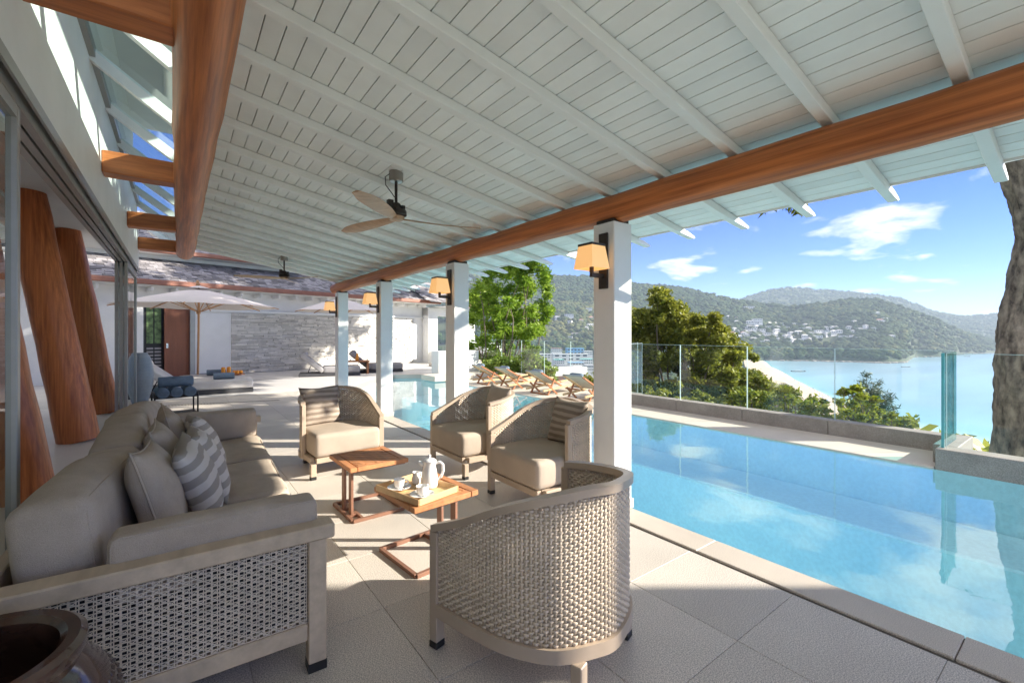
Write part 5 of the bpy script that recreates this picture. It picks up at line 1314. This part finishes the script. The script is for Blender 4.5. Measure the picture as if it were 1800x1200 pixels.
# ================================================================== NEAR TREES AND SHRUBS
def ball(n): 
    d = RNG.normal(size=(n, 3)); return d / np.linalg.norm(d, axis=1)[:, None]
def crown_leaves(clumps, per, size, elong=1.8, shell=.35, up=.3, tint_top=.35, droop=None, flat=.75):
    """clumps: list of (centre, radius). leaves fill the outer shell of each clump"""
    Ps = []; Ts = []
    zs = np.array([c[0][2] for c in clumps]); zmin, zmax = zs.min(), zs.max()
    for c, r in clumps:
        n = max(20, int(per * r * r)); d = ball(n); rad = r * (1 - shell * RNG.random(n) ** 1.4) * (1 + .18 * RNG.normal(size=n))
        p = np.array(c)[None] + d * rad[:, None] * np.array([1, 1, flat]); Ps.append(p)
        Ts.append(.42 + RNG.normal(0, .20, n) + RNG.normal(0, .10))
    P = np.concatenate(Ps); T = np.concatenate(Ts)
    return leaves(P, size, T, up, elong, droop)
def limbs(base, clumps, r0, split=.45, seed=0, bend=.15):
    rr = random.Random(seed); b = MB(); base = Vector(base); cs = [Vector(c) for c, r in clumps]; cen = sum(cs, Vector()) / len(cs)
    fork = base.lerp(Vector((cen.x, cen.y, base.z + (cen.z - base.z) * split * 1.4)), .75)
    def path(a, c, n=6, k=bend):
        L_ = (c - a).length; o = [Vector((rr.uniform(-1, 1), rr.uniform(-1, 1), rr.uniform(-.3, .6))) * L_ * k * .3 for _ in range(2)]
        return [a.lerp(c, i / n) + o[0] * math.sin(math.pi * i / n) + o[1] * .4 * math.sin(2 * math.pi * i / n) for i in range(n + 1)]
    t = path(base, fork); b.tube(t, [r0 * (1 - .35 * i / 6) for i in range(7)], 10)
    for c in cs[::(1 if len(cs) < 40 else 4)]:
        st = fork.lerp(base, rr.uniform(0, .25)); p = path(st, c, 6, .3); b.tube(p, [r0 * .42 * (1 - .85 * i / 6) + .006 for i in range(7)], 6)
    return b
def tree(name, label, cat, base, clumps, leafm, per, size, r0, trunkm=TWIG, grp=None, **kw):
    r = thing(name, label, cat, tuple(base), 0, grp); o = Vector(base)
    cl = [((c[0] - o.x, c[1] - o.y, c[2] - o.z), rad) for c, rad in clumps]
    limbs((0, 0, 0), cl, r0, seed=int(abs(o.x * 13))).build('trunk', trunkm, r, smooth=True)
    V, F, T = crown_leaves(cl, per, size, **kw); put('crown', np_mesh('crown', V, F, leafm, T), r)
    return r
def px_clumps(lst, Z, dz=1.0, seed=0, scale=1.0):
    """clump list from (px, py, radius px) at depth about Z, spread in depth"""
    rr = random.Random(seed); out = []
    for (x, y, r) in lst:
        z = Z + rr.uniform(-dz, dz); p = at(x, y, z); out.append(((p.x, p.y, p.z), r / FPX * z * scale))
    return out
def fill(outline, n, rmin, rmax, seed):
    """random clumps inside an outline given as (y, x0, x1) rows"""
    rr = random.Random(seed); o = []; ys = [q[0] for q in outline]
    while len(o) < n:
        y = rr.uniform(ys[0], ys[-1]); x0 = np.interp(y, ys, [q[1] for q in outline]); x1 = np.interp(y, ys, [q[2] for q in outline])
        if rr.random() < (x1 - x0) / max(q[2] - q[1] for q in outline): o.append((rr.uniform(x0, x1), y, rr.uniform(rmin, rmax)))
    return o
# big olive-green tree behind the glass
OUT = [(512, 1146, 1164), (530, 1140, 1178), (555, 1112, 1205), (575, 1085, 1262), (600, 1070, 1285), (630, 1060, 1325), (660, 1060, 1348), (700, 1060, 1352), (750, 1070, 1330)]
cl = px_clumps(fill(OUT, 265, 10, 18, 3) + [(1156, 514, 9), (1150, 526, 10), (1168, 540, 11), (1256, 558, 12), (1270, 580, 12), (1310, 612, 11), (1325, 628, 9), (1200, 545, 11)], 22, 2.6, 4)
p = at(1205, 800, 22); tree('broadleaf_tree', 'large olive-green broadleaf tree behind the glass balustrade', 'tree', (p.x, p.y, -9.5), cl, LF_OLIVE, 4300, .10, .22, elong=1.9, shell=.8)
# bright feathery tree
OUT = [(458, 905, 945), (475, 865, 962), (500, 838, 966), (530, 826, 972), (560, 826, 962), (590, 826, 945), (620, 828, 915), (650, 830, 905)]
cl = px_clumps(fill(OUT, 95, 10, 18, 9) + [(940, 462, 8), (962, 520, 10), (968, 545, 8)], 16.5, 1.4, 5)
p = at(868, 740, 16.5); tree('feathery_tree', 'bright lime-green feathery tree beyond the pool end', 'tree', (p.x, p.y, -4.5), cl, LF_BRIGHT, 4200, .052, .09, elong=2.8, shell=.9, flat=.9)
# hedge behind the glass at the end of the pool
cl = px_clumps(fill([(632, 850, 925), (650, 850, 960), (690, 850, 985)], 70, 9, 14, 2), 14.9, .5, 3)
p = at(910, 720, 15.2); tree('hedge_shrub', 'pale green clipped hedge behind the glass near the loungers', 'shrub', (p.x, p.y, -2.6), cl, LF_HEDGE, 5200, .05, .05, shell=.8)
cl = px_clumps(fill([(612, 925, 950), (640, 915, 968), (690, 910, 980)], 30, 8, 13, 12), 14.3, .4, 8)
p = at(945, 720, 14.3); tree('leafy_shrub', 'loose yellow-green shrub in front of the clipped hedge', 'shrub', (p.x, p.y, -2.6), cl, LF_HEDGE, 3000, .06, .05, shell=.8)
# yellow-green bushes along the outside of the balustrade
for k, (x0, x1, y0, y1, Z, lf, lb) in enumerate(((1275, 1375, 676, 752, 15, LF_YEL, 'yellow-green bush under the big tree, behind the second pane joint'), (1345, 1425, 684, 756, 14, LF_YEL, 'rounded yellow-green bush in front of the palm'), (1400, 1468, 700, 758, 13.5, LF_YEL, 'low yellow-green bush before the blue umbrellas'), (1448, 1560, 680, 764, 12.5, LF_YEL, 'tall bright yellow-green bush in front of the blue-green tree'), (1540, 1612, 726, 772, 12, LF_YEL, 'small trailing yellow-green bush near the thick glass pane'), (1100, 1190, 680, 738, 17, LF_OLIVE, 'olive bush below the big tree beside the column'), (1175, 1290, 690, 742, 16, LF_OLIVE, 'low olive bush beneath the big tree'), (1010, 1060, 665, 690, 18, LF_OLIVE, 'dark bush beside the column above the loungers'))):
    w = x1 - x0
    cl = px_clumps(fill([(y0, x0 + w * .34, x1 - w * .34), (y0 + (y1 - y0) * .3, x0 + w * .12, x1 - w * .12), (y1, x0, x1)], max(12, int(w / 3)), 7, 13, k + 30), Z, .8, k)
    p = at((x0 + x1) / 2, 820, Z); tree('leafy_shrub', lb, 'shrub', (p.x, p.y, p.z - .5), cl, lf, 2600, .075, .04, elong=1.7, shell=.85)
# blue-green casuarina: wispy needles on plumes
cz = thing('casuarina_tree', 'wispy blue-green needle tree rising in front of the sea', 'tree'); b = MB(); Ps = []; Ts = []
p0 = at(1525, 790, 17); cz.location = p0
RC = random.Random(8); tips = [(1523, 655), (1512, 668), (1535, 672), (1548, 668), (1560, 690), (1570, 695), (1575, 712), (1500, 690), (1490, 705), (1540, 685), (1555, 706), (1520, 690), (1510, 715), (1545, 720), (1565, 725)]
for (x, y) in tips:
    t = at(x, y, 17 + RC.uniform(-.5, .5)) - p0; s = Vector((t.x * .25, t.y * .25, t.z * .35)); pts = [s.lerp(t, i / 6) + Vector((0, 0, .12 * math.sin(math.pi * i / 6))) for i in range(7)]
    b.tube([Vector((0, 0, -1))] + pts, [.04, .03, .025, .02, .015, .012, .008, .004], 5)
    q = np.array([pts[0].lerp(pts[-1], f) for f in RNG.random(420)]); Ps.append(q + RNG.normal(0, .075, (420, 3))); Ts.append(RNG.random(420))
b.build('trunk', TWIG, cz, smooth=True); V, F, T = leaves(np.concatenate(Ps), .028, np.concatenate(Ts), .5, 7.0); put('crown', np_mesh('crown', V, F, LF_BLUE, T), cz)
# palms on the slope
def palm(px, y, Z, h, label, seed):
    rr = random.Random(seed); p = at(px, y, Z); r = thing('palm_tree', label, 'tree', (p.x, p.y, p.z - h), 0, 'palms above the beach')
    MB().tube([(0, 0, -2), (.1, 0, h * .5), (.25, 0, h)], [.2, .16, .12], 8).build('trunk', TWIG, r, smooth=True)
    for k in range(15):
        a = k * 2.4; up = rr.uniform(.1, 1.0); L_ = rr.uniform(2.6, 3.3); b = MB(); rows = []; c, s = math.cos(a), math.sin(a); prev = None
        for i in range(14):
            f = i / 13; x = L_ * f * (1 - .15 * f); z = h + L_ * (up * f - (.75 + .4 * up) * f * f); m = Vector((.25 + c * x, s * x, z)); ln = .75 * math.sin(math.pi * min(1, f * .9 + .1)) ** .7
            for sd in (-1, 1):
                t = m + Vector((-s * sd * ln * .75 + c * ln * .5, c * sd * ln * .75 + s * ln * .5, -.35 * ln)); w = Vector((c, s, 0)) * .07
                b.add([m - w, m + w, t], [(0, 1, 2)], rr.uniform(.3, .7))
        b.build('frond', LF_DARK, r, tints=True)
palm(1362, 680, 42, 7, 'palm with drooping fronds beside the sand, behind the bushes', 1)
palm(1338, 700, 38, 7, 'darker palm half behind the big tree', 2)

# thick trunk on the right with the crown that shades the far deck
TP = at(1822, 900, 6.3)
bt = thing('shade_tree', 'massive mottled grey-brown tree trunk rising past the eaves behind the glass', 'tree', (TP.x, TP.y, -6.4))
prt = []; tr = MB(); rows = []; RT = random.Random(2)
TX = [(1850, 1000, .56), (1838, 830, .53), (1836, 700, .50), (1838, 620, .48), (1846, 520, .43), (1852, 420, .37), (1842, 350, .37), (1826, 280, .40), (1818, 180, .38), (1825, 60, .36), (1840, -80, .32), (1850, -260, .28)]
cen = [at(x, y, 6.3) - Vector(bt.location) for x, y, r in TX]; cen = [cen[0] + Vector((.1, 0, -3.6))] + cen; rad = [.75] + [r for *_, r in TX]
N_ = 110; fine = []
for i in range(len(cen) - 1):
    for k in range(16): f = k / 16; fine.append((cen[i].lerp(cen[i + 1], f), rad[i] + (rad[i + 1] - rad[i]) * f))
fine.append((cen[-1], rad[-1]))
for q, (c, r) in enumerate(fine):
    row = []
    for k in range(N_ + 1):
        a = 2 * math.pi * k / N_; rr_ = r * (1 + .05 * math.sin(3 * a + q * .12) + .035 * math.sin(7 * a - q * .31) + .02 * math.sin(13 * a + q * .45) + .012 * math.sin(29 * a + 2.2 * math.sin(q * .33)) + RT.uniform(-.012, .012)); row.append(c + Vector((rr_ * math.cos(a), rr_ * math.sin(a), 0)))
    rows.append(row)
tr.grid(rows); tr.build('trunk', BARK, bt, smooth=True)
# crown high above, out of the frame, and the sprig that hangs under the eaves
top = cen[-1]; CC = []; RK = random.Random(12)
O_ = Vector(bt.location)
while len(CC) < 120:
    w, t, z, r = RK.uniform(6.8, 12), RK.uniform(.4, 9.5), RK.uniform(4.2, 9.5), RK.uniform(.35, .8)
    Zc = FT * t + FW * w; x_ = 900 + FPX * (FT * w - FW * t) / Zc; y_ = 587 - FPX * (z - r * 1.25 - EYE) / Zc
    if y_ < 587 - .219 * (x_ - 313) - 26: CC.append(((w - O_.x, t - O_.y, z - O_.z), r))
lb_ = MB()
for c, r in CC[::5]:
    m = top.lerp(Vector(c), .5) + Vector((0, 0, .5)); lb_.tube([top - Vector((0, 0, .4)), m, Vector(c)], [.14, .08, .03], 6)
lb_.build('limb', TWIG, bt, smooth=True)
V, F, T = crown_leaves(CC, 330, .17, elong=2.0, shell=.9); put('crown', np_mesh('crown', V, F, LF_OLIVE, T), bt)
hang = [at(x, y, 8.2) - Vector(bt.location) for x, y in ((1345, 366), (1362, 360), (1375, 358), (1390, 366), (1398, 372), (1410, 366), (1440, 347), (1690, 290))]
hb_ = MB(); root_ = at(1390, 250, 8.4) - Vector(bt.location)
for h in hang: hb_.tube([root_, root_.lerp(h, .6) + Vector((0, 0, .1)), h], [.012, .007, .003], 5)
hb_.tube([top, (top + root_) / 2 + Vector((0, 0, .8)), root_], [.10, .05, .014], 6); hb_.build('hanging_twig', TWIG, bt, smooth=True)
Pn = np.concatenate([np.array(h)[None] + RNG.normal(0, .045, (13, 3)) for h in hang]); V, F, T = leaves(Pn, .055, RNG.random(len(Pn)), 0, 2.6, (0, 0, -.8)); put('hanging_leaves', np_mesh('hanging_leaves', V, F, LF_OLIVE, T), bt)

# second shade tree, its trunk behind the column with the big lamp
P2 = Vector((13.2, 11.0, -5)); C2_ = []; RK = random.Random(31)
while len(C2_) < 210:
    w, t, z, r = RK.uniform(9.5, 17), RK.uniform(6.5, 16), RK.uniform(5.2, 11.5), RK.uniform(.4, .9)
    Zc = FT * t + FW * w; x_ = 900 + FPX * (FT * w - FW * t) / Zc; y_ = 587 - FPX * (z - r * 1.25 - EYE) / Zc
    if y_ < 587 - .219 * (x_ - 313) - 30: C2_.append(((w, t, z), r))
t2 = thing('shade_tree', 'tall olive-leaved tree hidden behind the column with the big lamp', 'tree', tuple(P2))
loc2 = [((c[0] - P2.x, c[1] - P2.y, c[2] - P2.z), r) for c, r in C2_]; fk = Vector((0, 0, 11.6))
MB().tube([(0, 0, -3), (.03, .02, 3), (-.02, .03, 7), (0, 0, 11.7)], [.26, .22, .18, .14], 12).build('trunk', TWIG, t2, smooth=True)
lm = MB()
for c, r in loc2[::6]:
    c = Vector(c)
    if c.z > 10.5: lm.tube([fk - Vector((0, 0, .3)), fk.lerp(c, .5) + Vector((0, 0, .7)), c], [.07, .04, .015], 5)
lm.build('limb', TWIG, t2, smooth=True)
V, F, T = crown_leaves(loc2, 300, .17, elong=2.0, shell=.9); put('crown', np_mesh('crown', V, F, LF_OLIVE, T), t2)

# added wall, outside the frame: it throws the shade on the near floor
blocker = thing('shade_wall', 'unseen white wall added to shade the near floor', 'house', (8.75, -6.5, 0))
for a in ((0, 2.98, -1, 4.3), (0, 2.98, 5.15, 6.0), (0, 1.98, 4.302, 5.148), (2.24, 2.98, 4.302, 5.148)): one('box', -.1, .1, a[0], a[1], a[2], a[3]).build('wall', WHITE, blocker)  # opening shaped to let a strip of sun onto the near armchair
one('box', -.3, .3, -.1, 2.98, 6.002, 6.12).build('wall_cap', HOUSER, blocker)

# ================================================================== HAZE
hz = one('box', -6000, 9500, -6000, 9500, SEAZ - 4, 300).build('haze', WHITE)
hm = bpy.data.materials.new('haze_air'); hm.use_nodes = True; hn = hm.node_tree; hn.nodes.clear()
ho = hn.nodes.new('ShaderNodeOutputMaterial'); hv = hn.nodes.new('ShaderNodeVolumePrincipled')
hv.inputs['Color'].default_value = (.70, .86, 1, 1); hv.inputs['Density'].default_value = .00019; hv.inputs['Anisotropy'].default_value = .0
hn.links.new(hv.outputs[0], ho.inputs['Volume']); hz.data.materials.clear(); hz.data.materials.append(hm); hz['kind'] = 'stuff'; hz['label'] = 'pale blue haze in the air over the bay'; hz['category'] = 'haze'
cy.volume_bounces = 0
